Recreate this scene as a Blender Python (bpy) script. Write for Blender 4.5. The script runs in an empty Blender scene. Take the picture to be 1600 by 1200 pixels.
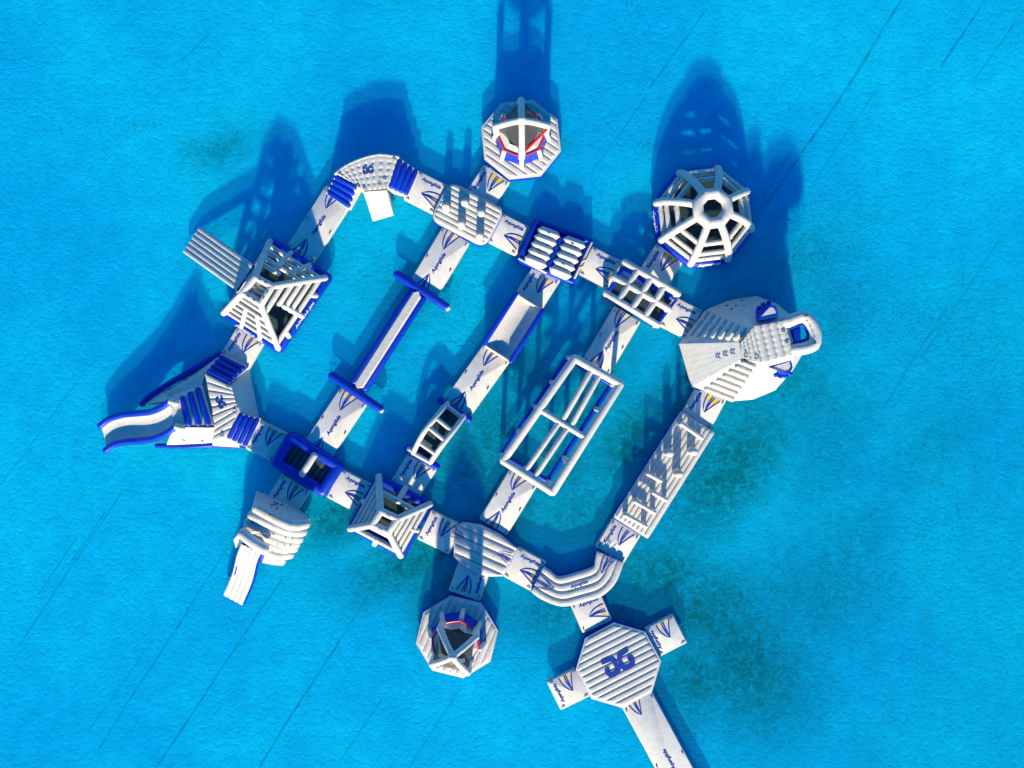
import bpy, math, random
from mathutils import Vector, Matrix
R = math.radians
random.seed(7)
scene = bpy.context.scene
col = scene.collection

# ------------------------------------------------------------------ camera
H = 52.0            # flying height above the water (m)
PPM = 25.0          # photo pixels per metre at the water level
cam = bpy.data.cameras.new('camera')
cam.sensor_fit = 'HORIZONTAL'
cam.angle = 2 * math.atan(32.0 / H)
cam.clip_end = 2000
camo = bpy.data.objects.new('camera', cam)
camo.location = (0, 0, H)
col.objects.link(camo)
scene.camera = camo

# ------------------------------------------------------------------ sky, sun, exposure
ELEV = 21.0
AZ = 0.03           # sideways share of the light's direction
w = bpy.data.worlds.new('World'); scene.world = w; w.use_nodes = True
nt = w.node_tree
bg = nt.nodes['Background']; bg.inputs['Strength'].default_value = 0.125
sky = nt.nodes.new('ShaderNodeTexSky'); sky.sky_type = 'NISHITA'
sky.sun_disc = False; sky.sun_elevation = R(ELEV); sky.sun_rotation = R(180)
sky.ozone_density = 6.0; sky.dust_density = 0.2; sky.air_density = 1.0
hs = nt.nodes.new('ShaderNodeHueSaturation'); hs.inputs['Saturation'].default_value = 1.5
nt.links.new(sky.outputs[0], hs.inputs['Color']); nt.links.new(hs.outputs[0], bg.inputs['Color'])
sun = bpy.data.lights.new('sun', 'SUN'); sun.energy = 5.0; sun.angle = R(1.7); sun.color = (1, .86, .57)
suno = bpy.data.objects.new('sun', sun); col.objects.link(suno)
ce = math.cos(R(ELEV))
suno.rotation_euler = Vector((AZ * ce, ce, -math.sin(R(ELEV)))).to_track_quat('-Z', 'Y').to_euler()
suno.location = (0, -60, 25)
vs = scene.view_settings
vs.view_transform = 'Standard'; vs.look = 'None'; vs.exposure = 0.80; vs.gamma = 1; vs.use_curve_mapping = False
scene.cycles.max_bounces = 4; scene.cycles.diffuse_bounces = 2; scene.cycles.glossy_bounces = 2; scene.cycles.transparent_max_bounces = 8
scene.cycles.use_denoising = True

BED = -0.52

# ------------------------------------------------------------------ materials
def mat(name, rgb, rough=.4, var=.06, scale=3.0, bump=0.0, bscale=8.0, spec=.5, dirt=None, dirt_amt=0.0):
    m = bpy.data.materials.new(name); m.use_nodes = True
    n = m.node_tree; b = n.nodes['Principled BSDF']
    b.inputs['Roughness'].default_value = rough
    b.inputs['Specular IOR Level'].default_value = spec
    tc = n.nodes.new('ShaderNodeNewGeometry')
    nz = n.nodes.new('ShaderNodeTexNoise'); nz.inputs['Scale'].default_value = scale; nz.inputs['Detail'].default_value = 2
    n.links.new(tc.outputs['Position'], nz.inputs['Vector'])
    mr = n.nodes.new('ShaderNodeMapRange')
    mr.inputs['From Min'].default_value = .3; mr.inputs['From Max'].default_value = .7
    mr.inputs['To Min'].default_value = 1 - var * 1.5; mr.inputs['To Max'].default_value = 1 + var
    n.links.new(nz.outputs['Fac'], mr.inputs['Value'])
    mx = n.nodes.new('ShaderNodeMix'); mx.data_type = 'RGBA'; mx.blend_type = 'MULTIPLY'
    mx.inputs['Factor'].default_value = 1
    mx.inputs['A'].default_value = (*rgb, 1)
    n.links.new(mr.outputs[0], mx.inputs['B'])
    out = mx.outputs['Result']
    if dirt:
        nd = n.nodes.new('ShaderNodeTexNoise'); nd.inputs['Scale'].default_value = .9; nd.inputs['Detail'].default_value = 4
        nd.inputs['Roughness'].default_value = .7
        n.links.new(tc.outputs['Position'], nd.inputs['Vector'])
        mr2 = n.nodes.new('ShaderNodeMapRange'); mr2.inputs['From Min'].default_value = .5; mr2.inputs['From Max'].default_value = .75
        mr2.inputs['To Max'].default_value = dirt_amt
        n.links.new(nd.outputs['Fac'], mr2.inputs['Value'])
        md = n.nodes.new('ShaderNodeMix'); md.data_type = 'RGBA'
        md.inputs['B'].default_value = (*dirt, 1)
        n.links.new(mr2.outputs[0], md.inputs['Factor']); n.links.new(out, md.inputs['A'])
        out = md.outputs['Result']
    n.links.new(out, b.inputs['Base Color'])
    if bump:
        nb = n.nodes.new('ShaderNodeTexNoise'); nb.inputs['Scale'].default_value = bscale; nb.inputs['Detail'].default_value = 1.5
        n.links.new(tc.outputs['Position'], nb.inputs['Vector'])
        bp = n.nodes.new('ShaderNodeBump'); bp.inputs['Strength'].default_value = bump; bp.inputs['Distance'].default_value = .03
        n.links.new(nb.outputs['Fac'], bp.inputs['Height']); n.links.new(bp.outputs[0], b.inputs['Normal'])
    return m

M = {}
M['white'] = mat('white_vinyl', (.60, .58, .545), .5, .04, 2.0, .5, 4.0, dirt=(.50, .45, .38), dirt_amt=.32)
M['deck'] = mat('pale_deck_pad', (.73, .70, .65), .6, .05, 3.0, .12, 20.0, dirt=(.50, .43, .33), dirt_amt=.35)
M['blue'] = mat('blue_vinyl', (.002, .036, .46), .38, .08, 2.0, .2, 5.0, spec=.25)
M['print'] = mat('blue_print', (.004, .03, .34), .45, .05)
M['navy'] = mat('navy_print', (.01, .03, .20), .5, .05)
M['yellow'] = mat('yellow_print', (.80, .55, .03), .5, .08)
M['pale_yellow'] = mat('faded_yellow_print', (.74, .60, .30), .5, .08)
M['red'] = mat('red_vinyl', (.62, .01, .05), .4, .05)
M['black'] = mat('black_webbing', (.02, .018, .016), .8, .1)
M['strap'] = mat('brown_handle', (.10, .05, .03), .7, .2)
M['gold'] = mat('orange_tab', (.75, .38, .06), .5, .1)
M['grey'] = mat('grey_hold', (.30, .30, .32), .5, .05)
M['letter'] = mat('white_print', (.80, .80, .80), .5, .02)
M['mesh_floor'] = mat('dark_mesh_floor', (.012, .045, .055), .7, .25, 6.0)

def net_material():
    m = bpy.data.materials.new('dark_net'); m.use_nodes = True
    n = m.node_tree; b = n.nodes['Principled BSDF']; o = n.nodes['Material Output']
    b.inputs['Base Color'].default_value = (.05, .052, .055, 1); b.inputs['Roughness'].default_value = .7
    t = n.nodes.new('ShaderNodeBsdfTransparent'); mx = n.nodes.new('ShaderNodeMixShader')
    mx.inputs[0].default_value = .86
    n.links.new(t.outputs[0], mx.inputs[1]); n.links.new(b.outputs[0], mx.inputs[2]); n.links.new(mx.outputs[0], o.inputs['Surface'])
    return m
M['net'] = net_material()

def water_material():
    m = bpy.data.materials.new('clear_water'); m.use_nodes = True
    n = m.node_tree; n.nodes.remove(n.nodes['Principled BSDF']); o = n.nodes['Material Output']
    geo = n.nodes.new('ShaderNodeNewGeometry')
    t = n.nodes.new('ShaderNodeBsdfTransparent'); t.inputs['Color'].default_value = (.03, .775, .995, 1)
    g = n.nodes.new('ShaderNodeBsdfGlossy'); g.inputs['Roughness'].default_value = .15
    # short crossing ripples
    n1 = n.nodes.new('ShaderNodeTexNoise'); n1.noise_dimensions = '2D'; n1.inputs['Scale'].default_value = 2.4; n1.inputs['Detail'].default_value = 2.5
    mp = n.nodes.new('ShaderNodeMapping'); mp.inputs['Scale'].default_value = (.8, 1.7, 1); mp.inputs['Rotation'].default_value = (0, 0, R(18))
    n.links.new(geo.outputs['Position'], mp.inputs['Vector']); n.links.new(mp.outputs[0], n1.inputs['Vector'])
    bp = n.nodes.new('ShaderNodeBump'); bp.inputs['Strength'].default_value = 1.0; bp.inputs['Distance'].default_value = .05
    # calmer and rougher patches, as light wind leaves them
    n2 = n.nodes.new('ShaderNodeTexNoise'); n2.noise_dimensions = '2D'; n2.inputs['Scale'].default_value = .11; n2.inputs['Detail'].default_value = 2
    n.links.new(geo.outputs['Position'], n2.inputs['Vector'])
    wr = n.nodes.new('ShaderNodeMapRange'); wr.inputs['From Min'].default_value = .36; wr.inputs['From Max'].default_value = .64
    wr.inputs['To Min'].default_value = .25; wr.inputs['To Max'].default_value = 1.0
    n.links.new(n2.outputs['Fac'], wr.inputs['Value']); n.links.new(wr.outputs[0], bp.inputs['Strength'])
    n.links.new(n1.outputs['Fac'], bp.inputs['Height'])
    n.links.new(bp.outputs[0], g.inputs['Normal'])
    # Schlick reflectance, the same from above and from below
    dt = n.nodes.new('ShaderNodeVectorMath'); dt.operation = 'DOT_PRODUCT'
    n.links.new(geo.outputs['Incoming'], dt.inputs[0]); n.links.new(bp.outputs[0], dt.inputs[1])
    def mth(op, x, y=None):
        q = n.nodes.new('ShaderNodeMath'); q.operation = op; q.use_clamp = op in ('SUBTRACT', 'ADD')
        for i, v in enumerate((x, y)):
            if v is None: continue
            if isinstance(v, (int, float)): q.inputs[i].default_value = v
            else: n.links.new(v, q.inputs[i])
        return q
    f = mth('ADD', mth('MULTIPLY', mth('POWER', mth('SUBTRACT', 1.0, mth('ABSOLUTE', dt.outputs['Value']).outputs[0]).outputs[0], 5.0).outputs[0], .98).outputs[0], .02)
    # a little light is scattered in the water itself, up and down
    dif = n.nodes.new('ShaderNodeBsdfDiffuse'); dif.inputs['Color'].default_value = (.01, .60, .76, 1)
    trl = n.nodes.new('ShaderNodeBsdfTranslucent'); trl.inputs['Color'].default_value = (.03, .80, .97, 1)
    n.links.new(bp.outputs[0], dif.inputs['Normal']); n.links.new(bp.outputs[0], trl.inputs['Normal'])
    ms = n.nodes.new('ShaderNodeMixShader'); ms.inputs[0].default_value = .55
    n.links.new(dif.outputs[0], ms.inputs[1]); n.links.new(trl.outputs[0], ms.inputs[2])
    mb_ = n.nodes.new('ShaderNodeMixShader'); mb_.inputs[0].default_value = .28
    n.links.new(t.outputs[0], mb_.inputs[1]); n.links.new(ms.outputs[0], mb_.inputs[2])
    mx = n.nodes.new('ShaderNodeMixShader')
    n.links.new(f.outputs[0], mx.inputs[0]); n.links.new(mb_.outputs[0], mx.inputs[1]); n.links.new(g.outputs[0], mx.inputs[2])
    n.links.new(mx.outputs[0], o.inputs['Surface'])
    return m
M['water'] = water_material()

# world position from a photo pixel and a height above the water
def P(px, py, z=0.0):
    k = (H - z) / H / PPM
    return Vector(((px - 800) * k, (600 - py) * k, z))

# algae patches on the lagoon floor: (px, py, radius px along, across, angle, strength)
ALGAE = [(1140, 735, 130, 62, 52, .95), (1070, 640, 90, 60, 30, .55), (985, 690, 70, 40, 57, .8), (900, 640, 120, 70, 57, .45),
         (760, 700, 110, 70, 57, .55), (800, 790, 90, 50, 57, .6), (905, 800, 70, 45, 20, .5), (650, 880, 95, 36, 20, .75), (700, 925, 60, 40, 0, .6),
         (530, 810, 60, 36, 30, .7), (1030, 905, 80, 60, 0, .75), (1110, 960, 90, 70, 0, .65), (1170, 1040, 110, 80, 130, .85), (1085, 1060, 55, 70, 0, .6),
         (1240, 600, 110, 60, 150, .45), (1270, 930, 130, 90, 20, .4), (1320, 860, 110, 60, 40, .35), (1300, 690, 120, 70, 60, .35), (1460, 700, 110, 60, 40, .3),
         (1230, 420, 110, 60, 20, .3), (1300, 500, 90, 60, 60, .3), (860, 960, 60, 50, 0, .5), (640, 460, 60, 50, 0, .25), (340, 230, 50, 24, 20, .35),
         (840, 590, 60, 80, 57, .45), (720, 640, 50, 60, 57, .35), (980, 950, 70, 40, 0, .6), (1200, 1130, 70, 40, 0, .4), (880, 730, 60, 60, 0, .5)]

def bed_material():
    m = bpy.data.materials.new('lagoon_sand'); m.use_nodes = True
    n = m.node_tree; b = n.nodes['Principled BSDF']; L = n.links
    b.inputs['Roughness'].default_value = .9; b.inputs['Specular IOR Level'].default_value = .1
    at = n.nodes.new('ShaderNodeAttribute'); at.attribute_name = 'algae'
    geo = n.nodes.new('ShaderNodeNewGeometry')
    def noise(s, d, r=.55, dist=0):
        q = n.nodes.new('ShaderNodeTexNoise'); q.noise_dimensions = '2D'; q.inputs['Scale'].default_value = s; q.inputs['Detail'].default_value = d
        q.inputs['Roughness'].default_value = r; q.inputs['Distortion'].default_value = dist
        L.new(geo.outputs['Position'], q.inputs['Vector']); return q
    def rng(src, a, c, lo, hi):
        q = n.nodes.new('ShaderNodeMapRange'); q.inputs['From Min'].default_value = a; q.inputs['From Max'].default_value = c
        q.inputs['To Min'].default_value = lo; q.inputs['To Max'].default_value = hi; L.new(src, q.inputs['Value']); return q.outputs[0]
    def math2(op, a, c):
        q = n.nodes.new('ShaderNodeMath'); q.operation = op
        for i, v in enumerate((a, c)):
            if isinstance(v, (int, float)): q.inputs[i].default_value = v
            else: L.new(v, q.inputs[i])
        return q.outputs[0]
    # pale sand, mottled at two sizes
    big = noise(.08, 2); mid = noise(.9, 5, .7); fine = mid
    ramp = n.nodes.new('ShaderNodeMix'); ramp.data_type = 'RGBA'
    ramp.inputs['A'].default_value = (.70, .68, .84, 1); ramp.inputs['B'].default_value = (.80, .88, .88, 1)
    L.new(rng(big.outputs['Fac'], .35, .65, 0, 1), ramp.inputs['Factor'])
    var = math2('MULTIPLY', rng(mid.outputs['Fac'], .3, .7, .86, 1.12), 1.0)
    mul = n.nodes.new('ShaderNodeMix'); mul.data_type = 'RGBA'; mul.blend_type = 'MULTIPLY'; mul.inputs['Factor'].default_value = 1
    L.new(ramp.outputs['Result'], mul.inputs['A']); L.new(var, mul.inputs['B'])
    # algae film broken up by streaky noise
    st = noise(2.2, 5, .75, .8)
    am = math2('MULTIPLY', at.outputs['Fac'], rng(st.outputs['Fac'], .36, .64, .50, 1.15))
    md = n.nodes.new('ShaderNodeMix'); md.data_type = 'RGBA'; md.inputs['B'].default_value = (.02, .11, .075, 1)
    q = n.nodes.new('ShaderNodeClamp'); L.new(am, q.inputs[0])
    L.new(q.outputs[0], md.inputs['Factor']); L.new(mul.outputs['Result'], md.inputs['A'])
    L.new(md.outputs['Result'], b.inputs['Base Color'])
    # sand ripples
    wv = noise(3.4, 2.5, .6, .3)
    rid = math2('ABSOLUTE', math2('SUBTRACT', wv.outputs['Fac'], .5), 0.0)
    hsum = math2('ADD', math2('MULTIPLY', rid, -.9), math2('MULTIPLY', wv.outputs['Fac'], .8))
    bp = n.nodes.new('ShaderNodeBump'); bp.inputs['Strength'].default_value = .9; bp.inputs['Distance'].default_value = .075
    L.new(hsum, bp.inputs['Height']); L.new(bp.outputs[0], b.inputs['Normal'])
    return m
M['bed'] = bed_material()
M['seam'] = mat('dark_liner_seam', (.46, .56, .60), .9, .4, 1.5)
M['weed'] = mat('dark_seagrass', (.10, .22, .18), .9, .3, 2.0)

# ------------------------------------------------------------------ mesh helpers
class MB:
    def __init__(s): s.v = []; s.f = []
    def add(s, vs, fs):
        o = len(s.v); s.v += [Vector(q) for q in vs]; s.f += [tuple(i + o for i in f) for f in fs]; return s
    def build(s, name, m, parent=None, smooth=True, **props):
        off = parent['_o'] if parent is not None else Vector((0, 0, 0))
        off = Vector(off)
        me = bpy.data.meshes.new(name)
        me.from_pydata([tuple(q - off) for q in s.v], [], s.f)
        me.materials.append(M[m]); me.validate()
        if smooth:
            for p in me.polygons: p.use_smooth = True
            try: me.set_sharp_from_angle(angle=R(40))
            except Exception: pass
        o = bpy.data.objects.new(name, me); col.objects.link(o)
        if parent is not None: o.parent = parent
        o['_o'] = tuple(off)
        for k, v in props.items(): o[k] = v
        return o

def thing(name, loc, label, cat, group=None):
    e = bpy.data.objects.new(name, None); e.empty_display_size = .3; col.objects.link(e)
    loc = Vector((loc[0], loc[1], 0)); e.location = loc; e['_o'] = tuple(loc)
    e['label'] = label; e['category'] = cat
    if group: e['group'] = group
    return e

def zc(ox, oy, s):
    return lambda x, y, z=0.0: P(ox + x / s, oy + y / s, z)

def smooth_path(pts, n=5):
    pts = [Vector(p) for p in pts]; out = []
    for i in range(len(pts) - 1):
        p0 = pts[max(i - 1, 0)]; p1 = pts[i]; p2 = pts[i + 1]; p3 = pts[min(i + 2, len(pts) - 1)]
        for k in range(n):
            t = k / n
            out.append(.5 * ((2 * p1) + (p2 - p0) * t + (2 * p0 - 5 * p1 + 4 * p2 - p3) * t * t + (3 * p1 - p0 - 3 * p2 + p3) * t ** 3))
    out.append(pts[-1]); return out

def tube(pts, r, seg=14, mb=None, closed=False):
    mb = mb or MB(); pts = [Vector(p) for p in pts]
    n = len(pts); rs = r if isinstance(r, (list, tuple)) else [r] * n
    def tan(i):
        if closed: return (pts[(i + 1) % n] - pts[i - 1]).normalized()
        if i == 0: return (pts[1] - pts[0]).normalized()
        if i == n - 1: return (pts[-1] - pts[-2]).normalized()
        return ((pts[i + 1] - pts[i]).normalized() + (pts[i] - pts[i - 1]).normalized()).normalized()
    up = Vector((0, 0, 1)); t0 = tan(0)
    if abs(t0.dot(up)) > .95: up = Vector((1, 0, 0))
    nrm = (up - t0 * up.dot(t0)).normalized()
    rings = []
    def ring(c, nn, bb, rad): return [c + (nn * math.cos(a) + bb * math.sin(a)) * rad for a in [2 * math.pi * k / seg for k in range(seg)]]
    frames = []
    for i in range(n):
        t = tan(i); nrm = (nrm - t * nrm.dot(t)).normalized(); frames.append((t, nrm.copy(), t.cross(nrm)))
    if not closed:
        t, nn, bb = frames[0]
        for a in (80, 55, 28): rings.append(ring(pts[0] - t * rs[0] * math.sin(R(a)) * .8, nn, bb, rs[0] * math.cos(R(a))))
    for i in range(n):
        t, nn, bb = frames[i]
        k = 1.0
        if 0 < i < n - 1 or closed:
            d = (pts[i] - pts[i - 1]).normalized().dot(t); k = 1 / max(d, .6)
        rings.append(ring(pts[i], nn, bb, rs[i] * (k if k < 1.15 else 1.1)))
    if not closed:
        t, nn, bb = frames[-1]
        for a in (28, 55, 80): rings.append(ring(pts[-1] + t * rs[-1] * math.sin(R(a)) * .8, nn, bb, rs[-1] * math.cos(R(a))))
    vs = [q for rg in rings for q in rg]; fs = []
    m = len(rings)
    for i in range(m if closed else m - 1):
        for k in range(seg):
            a = i * seg + k; b = i * seg + (k + 1) % seg; j = (i + 1) % m
            fs.append((a, b, j * seg + (k + 1) % seg, j * seg + k))
    if not closed:
        fs.append(tuple(range(seg - 1, -1, -1))); fs.append(tuple((m - 1) * seg + k for k in range(seg)))
    mb.add(vs, fs); return mb

def loops(rings, cap=True, mb=None):
    mb = mb or MB(); n = len(rings[0]); vs = [q for r in rings for q in r]; fs = []
    for i in range(len(rings) - 1):
        for k in range(n):
            fs.append((i * n + k, i * n + (k + 1) % n, (i + 1) * n + (k + 1) % n, (i + 1) * n + k))
    if cap:
        fs.append(tuple(range(n - 1, -1, -1))); fs.append(tuple((len(rings) - 1) * n + k for k in range(n)))
    return mb.add(vs, fs)

def ccw(poly):
    a = sum(poly[i].x * poly[(i + 1) % len(poly)].y - poly[(i + 1) % len(poly)].x * poly[i].y for i in range(len(poly)))
    return poly if a > 0 else poly[::-1]

def inset(poly, d):
    n = len(poly); out = []
    for i in range(n):
        a, b, c = poly[i - 1], poly[i], poly[(i + 1) % n]
        e1 = (b - a).xy.normalized(); e2 = (c - b).xy.normalized()
        n1 = Vector((-e1.y, e1.x)); n2 = Vector((-e2.y, e2.x)); s = (n1 + n2)
        s = s / max(s.dot(n1), .35)
        out.append(Vector((b.x + s.x * d, b.y + s.y * d, b.z)))
    return out

def at(poly, z): return [Vector((q.x, q.y, z)) for q in poly]

def slab(poly, z0, z1, soft=.06):
    p = ccw([Vector(q) for q in poly])
    return loops([at(inset(p, soft * .6), z0), at(p, z0 + soft), at(p, z1 - soft), at(inset(p, soft * .3), z1 - soft * .3), at(inset(p, soft), z1)])

def solid(top, bottom):
    return loops([[Vector(q) for q in bottom], [Vector(q) for q in top]])

def round_poly(poly, r, n=5):
    p = ccw([Vector(q) for q in poly]); out = []; N = len(p)
    for i in range(N):
        a, b, c = p[i - 1], p[i], p[(i + 1) % N]
        u = (a - b).normalized(); v = (c - b).normalized()
        for k in range(n + 1):
            t = k / n
            out.append((b + u * r) * (1 - t) ** 2 + b * 2 * t * (1 - t) + (b + v * r) * t * t)
    return out

def ribs(poly, ang, pitch, zf, bulge, parent, m='white', name='air_rib', margin=.05, width=None):
    """puffed ribs clipped to a convex outline, one mesh for each"""
    p = inset(ccw([Vector(q) for q in poly]), margin)
    s = Vector((math.cos(R(ang)), math.sin(R(ang)))); nn = Vector((-s.y, s.x))
    ds = [q.xy.dot(nn) for q in p]; d0, d1 = min(ds), max(ds)
    cnt = max(1, round((d1 - d0) / pitch)); pitch = (d1 - d0) / cnt
    def span(d):
        xs = []
        for i in range(len(p)):
            a, b = p[i], p[(i + 1) % len(p)]; da, db = a.xy.dot(nn) - d, b.xy.dot(nn) - d
            if (da <= 0 < db) or (db <= 0 < da):
                t = da / (da - db); xs.append((a.xy + (b.xy - a.xy) * t).dot(s))
        return (min(xs), max(xs)) if len(xs) >= 2 else None
    if callable(zf): zz = zf
    else: zz = lambda x, y: zf
    out = []
    for j in range(cnt):
        mb = MB(); K = 8; rows = []
        for k in range(K + 1):
            t = -1 + 2 * k / K
            d = d0 + pitch * (j + .5) + t * pitch * .5
            d = min(max(d, d0 + 1e-3), d1 - 1e-3)
            sp = span(d)
            if not sp: continue
            a, b = sp; e = min(pitch * .5, (b - a) * .45)
            prof = [(a, -.05 / max(bulge, .01) * .3), (a + e * .12, .45), (a + e * .45, .85), (a + e, 1), ((a + b) / 2, 1), (b - e, 1), (b - e * .45, .85), (b - e * .12, .45), (b, -.05 / max(bulge, .01) * .3)]
            h = math.sqrt(max(0, 1 - t * t)) ** .8
            row = []
            for q, mlt in prof:
                x, y = s.x * q + nn.x * d, s.y * q + nn.y * d
                row.append(Vector((x, y, zz(x, y) + bulge * h * max(mlt, 0) - .015)))
            rows.append(row)
        if len(rows) < 3: continue
        w_ = len(rows[0]); vs = [q for r in rows for q in r]
        fs = [(i * w_ + k, i * w_ + k + 1, (i + 1) * w_ + k + 1, (i + 1) * w_ + k)[::-1] for i in range(len(rows) - 1) for k in range(w_ - 1)]
        mb.add(vs, fs); out.append(mb.build(name, m, parent))
    return out

def band_ribs(ins, outs, cnt, bulge, parent, m='white', name='air_rib', ends=True):
    """ribs that follow a run of stations (inner point, outer point)"""
    res = []; S = len(ins)
    up = [None] * S
    for i in range(S):
        a = ins[max(i - 1, 0)]; b = ins[min(i + 1, S - 1)]
        c = outs[max(i - 1, 0)]; d = outs[min(i + 1, S - 1)]
        tv = (b - a) + (d - c); cv = outs[i] - ins[i]
        nv = tv.cross(cv).normalized()
        up[i] = nv if nv.z > 0 else -nv
    for j in range(cnt):
        mb = MB(); K = 8; vs = []; 
        for i in range(S):
            mlt = 1.0
            if ends and i in (0, S - 1): mlt = .55
            for k in range(K + 1):
                t = -1 + 2 * k / K
                f = (j + .5 + t * .5) / cnt
                h = math.sqrt(max(0, 1 - t * t)) ** .8
                vs.append(ins[i].lerp(outs[i], f) + up[i] * (bulge * h * mlt))
        fs = [(i * (K + 1) + k, (i + 1) * (K + 1) + k, (i + 1) * (K + 1) + k + 1, i * (K + 1) + k + 1) for i in range(S - 1) for k in range(K)]
        if (Vector(vs[fs[0][1]]) - vs[fs[0][0]]).cross(vs[fs[0][3]] - vs[fs[0][0]]).z < 0: fs = [f[::-1] for f in fs]
        mb.add(vs, fs); res.append(mb.build(name, m, parent))
    return res

def dense(pts, n):
    out = []
    for i in range(len(pts) - 1):
        for k in range(n): out.append(pts[i].lerp(pts[i + 1], k / n))
    out.append(pts[-1]); return out

def quilt(ins, outs, na, nl, bulge, parent, name='quilted_deck', m='white', sub=6, rib=.25):
    """padded deck with a dimple where the cells meet"""
    S = len(ins) - 1; NU = na * sub; NV = nl * sub; vs = []
    def pt(lst, t):
        x = t * S; i = min(int(x), S - 1); return lst[i].lerp(lst[i + 1], x - i)
    for v in range(NV + 1):
        a = pt(ins, v / NV); b = pt(outs, v / NV)
        for u in range(NU + 1):
            cu = abs(math.sin(math.pi * na * u / NU)); cv = abs(math.sin(math.pi * nl * v / NV))
            h = 1 - (1 - cu ** .8) * (1 - cv ** .8) ; q = a.lerp(b, u / NU); vs.append(q + Vector((0, 0, bulge * ((1 - rib) * h + rib * cv))))
    W_ = NU + 1
    fs = [(v * W_ + u, v * W_ + u + 1, (v + 1) * W_ + u + 1, (v + 1) * W_ + u) for v in range(NV) for u in range(NU)]
    f0 = fs[0]
    if (vs[f0[1]] - vs[f0[0]]).cross(vs[f0[3]] - vs[f0[0]]).z < 0: fs = [f[::-1] for f in fs]
    return MB().add(vs, fs).build(name, m, parent)

def poly_face(*pts): return MB().add(pts, [tuple(range(len(pts)))])
def up_face(pts):
    n = (pts[1] - pts[0]).cross(pts[2] - pts[0])
    return pts if n.z > 0 else pts[::-1]

def stroke(pts, wd, zf=None, mb=None, taper=0):
    """flat printed line"""
    mb = mb or MB(); vs = []; n = len(pts)
    for i, p in enumerate(pts):
        a = pts[max(i - 1, 0)]; b = pts[min(i + 1, n - 1)]
        t = (b - a).xy.normalized(); nv = Vector((-t.y, t.x, 0)); h = wd * .5 * (1 - taper + taper * min(1, i / (n * .4)))
        for sgn in (-1, 0, 1):
            q = p + nv * h * sgn
            if zf: q = Vector((q.x, q.y, zf(q.x, q.y)))
            vs.append(q)
    fs = []
    for i in range(n - 1):
        for k in range(2): fs.append((i * 3 + k, (i + 1) * 3 + k, (i + 1) * 3 + k + 1, i * 3 + k + 1))
    fs = [f[::-1] for f in fs]
    f = fs[0]
    if (vs[f[1]] - vs[f[0]]).cross(vs[f[2]] - vs[f[0]]).z < 0: fs = [f[::-1] for f in fs]
    return mb.add(vs, fs)

_text = {}
def text_shape(body, shear=.28, bold=.055):
    if body not in _text:
        c = bpy.data.curves.new('lettering', 'FONT'); c.body = body; c.shear = shear; c.offset = bold; c.resolution_u = 3
        c.space_character = 1.12
        o = bpy.data.objects.new('lettering', c); col.objects.link(o)
        dg = bpy.context.evaluated_depsgraph_get(); dg.update()
        me = bpy.data.meshes.new_from_object(o.evaluated_get(dg))
        vs = [v.co.copy() for v in me.vertices]; fs = [tuple(p.vertices) for p in me.polygons]
        bpy.data.objects.remove(o); bpy.data.curves.remove(c); bpy.data.meshes.remove(me)
        x0 = min(v.x for v in vs); x1 = max(v.x for v in vs); y0 = min(v.y for v in vs); y1 = max(v.y for v in vs)
        _text[body] = ([((v.x - (x0 + x1) / 2) / (x1 - x0), (v.y - (y0 + y1) / 2) / (y1 - y0)) for v in vs], fs)
    return _text[body]

def lettering(center, sdir, tdir, length, height, parent, m='print', body='Aquaglide', name='lettering', zf=None, flat=True):
    vs, fs = text_shape(body)
    out = []
    for a, b in vs:
        q = center + sdir * (a * length) + tdir * (b * height)
        if zf: q = Vector((q.x, q.y, zf(q.x, q.y)))
        out.append(q)
    return MB().add(out, fs).build(name, m, parent, smooth=False)

def qb(p0, c, p1, n=10): return [p0 * (1 - t) ** 2 + c * 2 * t * (1 - t) + p1 * t * t for t in [k / n for k in range(n + 1)]]
EMB = [((0, 0), (.30, .46), (1, .44)), ((.03, 0), (.42, .17), (1, .09)), ((.06, -.02), (.46, .06), (1, -.05)), ((0, 0), (.45, -.14), (1, -.44))]
def emblem(tip, sdir, tdir, length, spread, parent, lw=.08, zf=None, fill='pale_yellow'):
    z = tip.z
    def W_(q): return tip + sdir * (q[0] * length) + tdir * (q[1] * spread)
    cs = [[W_(q) for q in qb(Vector(a), Vector(b), Vector(c), 12)] for a, b, c in EMB]
    if zf: cs = [[Vector((q.x, q.y, zf(q.x, q.y) + .004)) for q in c] for c in cs]
    mb = MB()
    for c in cs: stroke([q + Vector((0, 0, .006)) for q in c], lw, mb=mb, taper=.6, zf=(lambda x, y: zf(x, y) + .012) if zf else None)
    e = mb.build('emblem', 'print', parent, smooth=False)
    if fill:
        for i, (a, b) in enumerate(((0, 1), (2, 3))):
            k0 = 9 if i == 0 else 8
            mb = MB(); vs = []
            for k in range(k0, 13): vs += [cs[a][k], cs[b][k]]
            fs = [(2 * k, 2 * k + 1, 2 * k + 3, 2 * k + 2) for k in range(12 - k0)]
            if (vs[fs[0][1]] - vs[fs[0][0]]).cross(vs[fs[0][2]] - vs[fs[0][0]]).z < 0: fs = [f[::-1] for f in fs]
            mb.add(vs, fs).build('emblem_fill', fill, parent, smooth=False)
    return e

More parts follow.
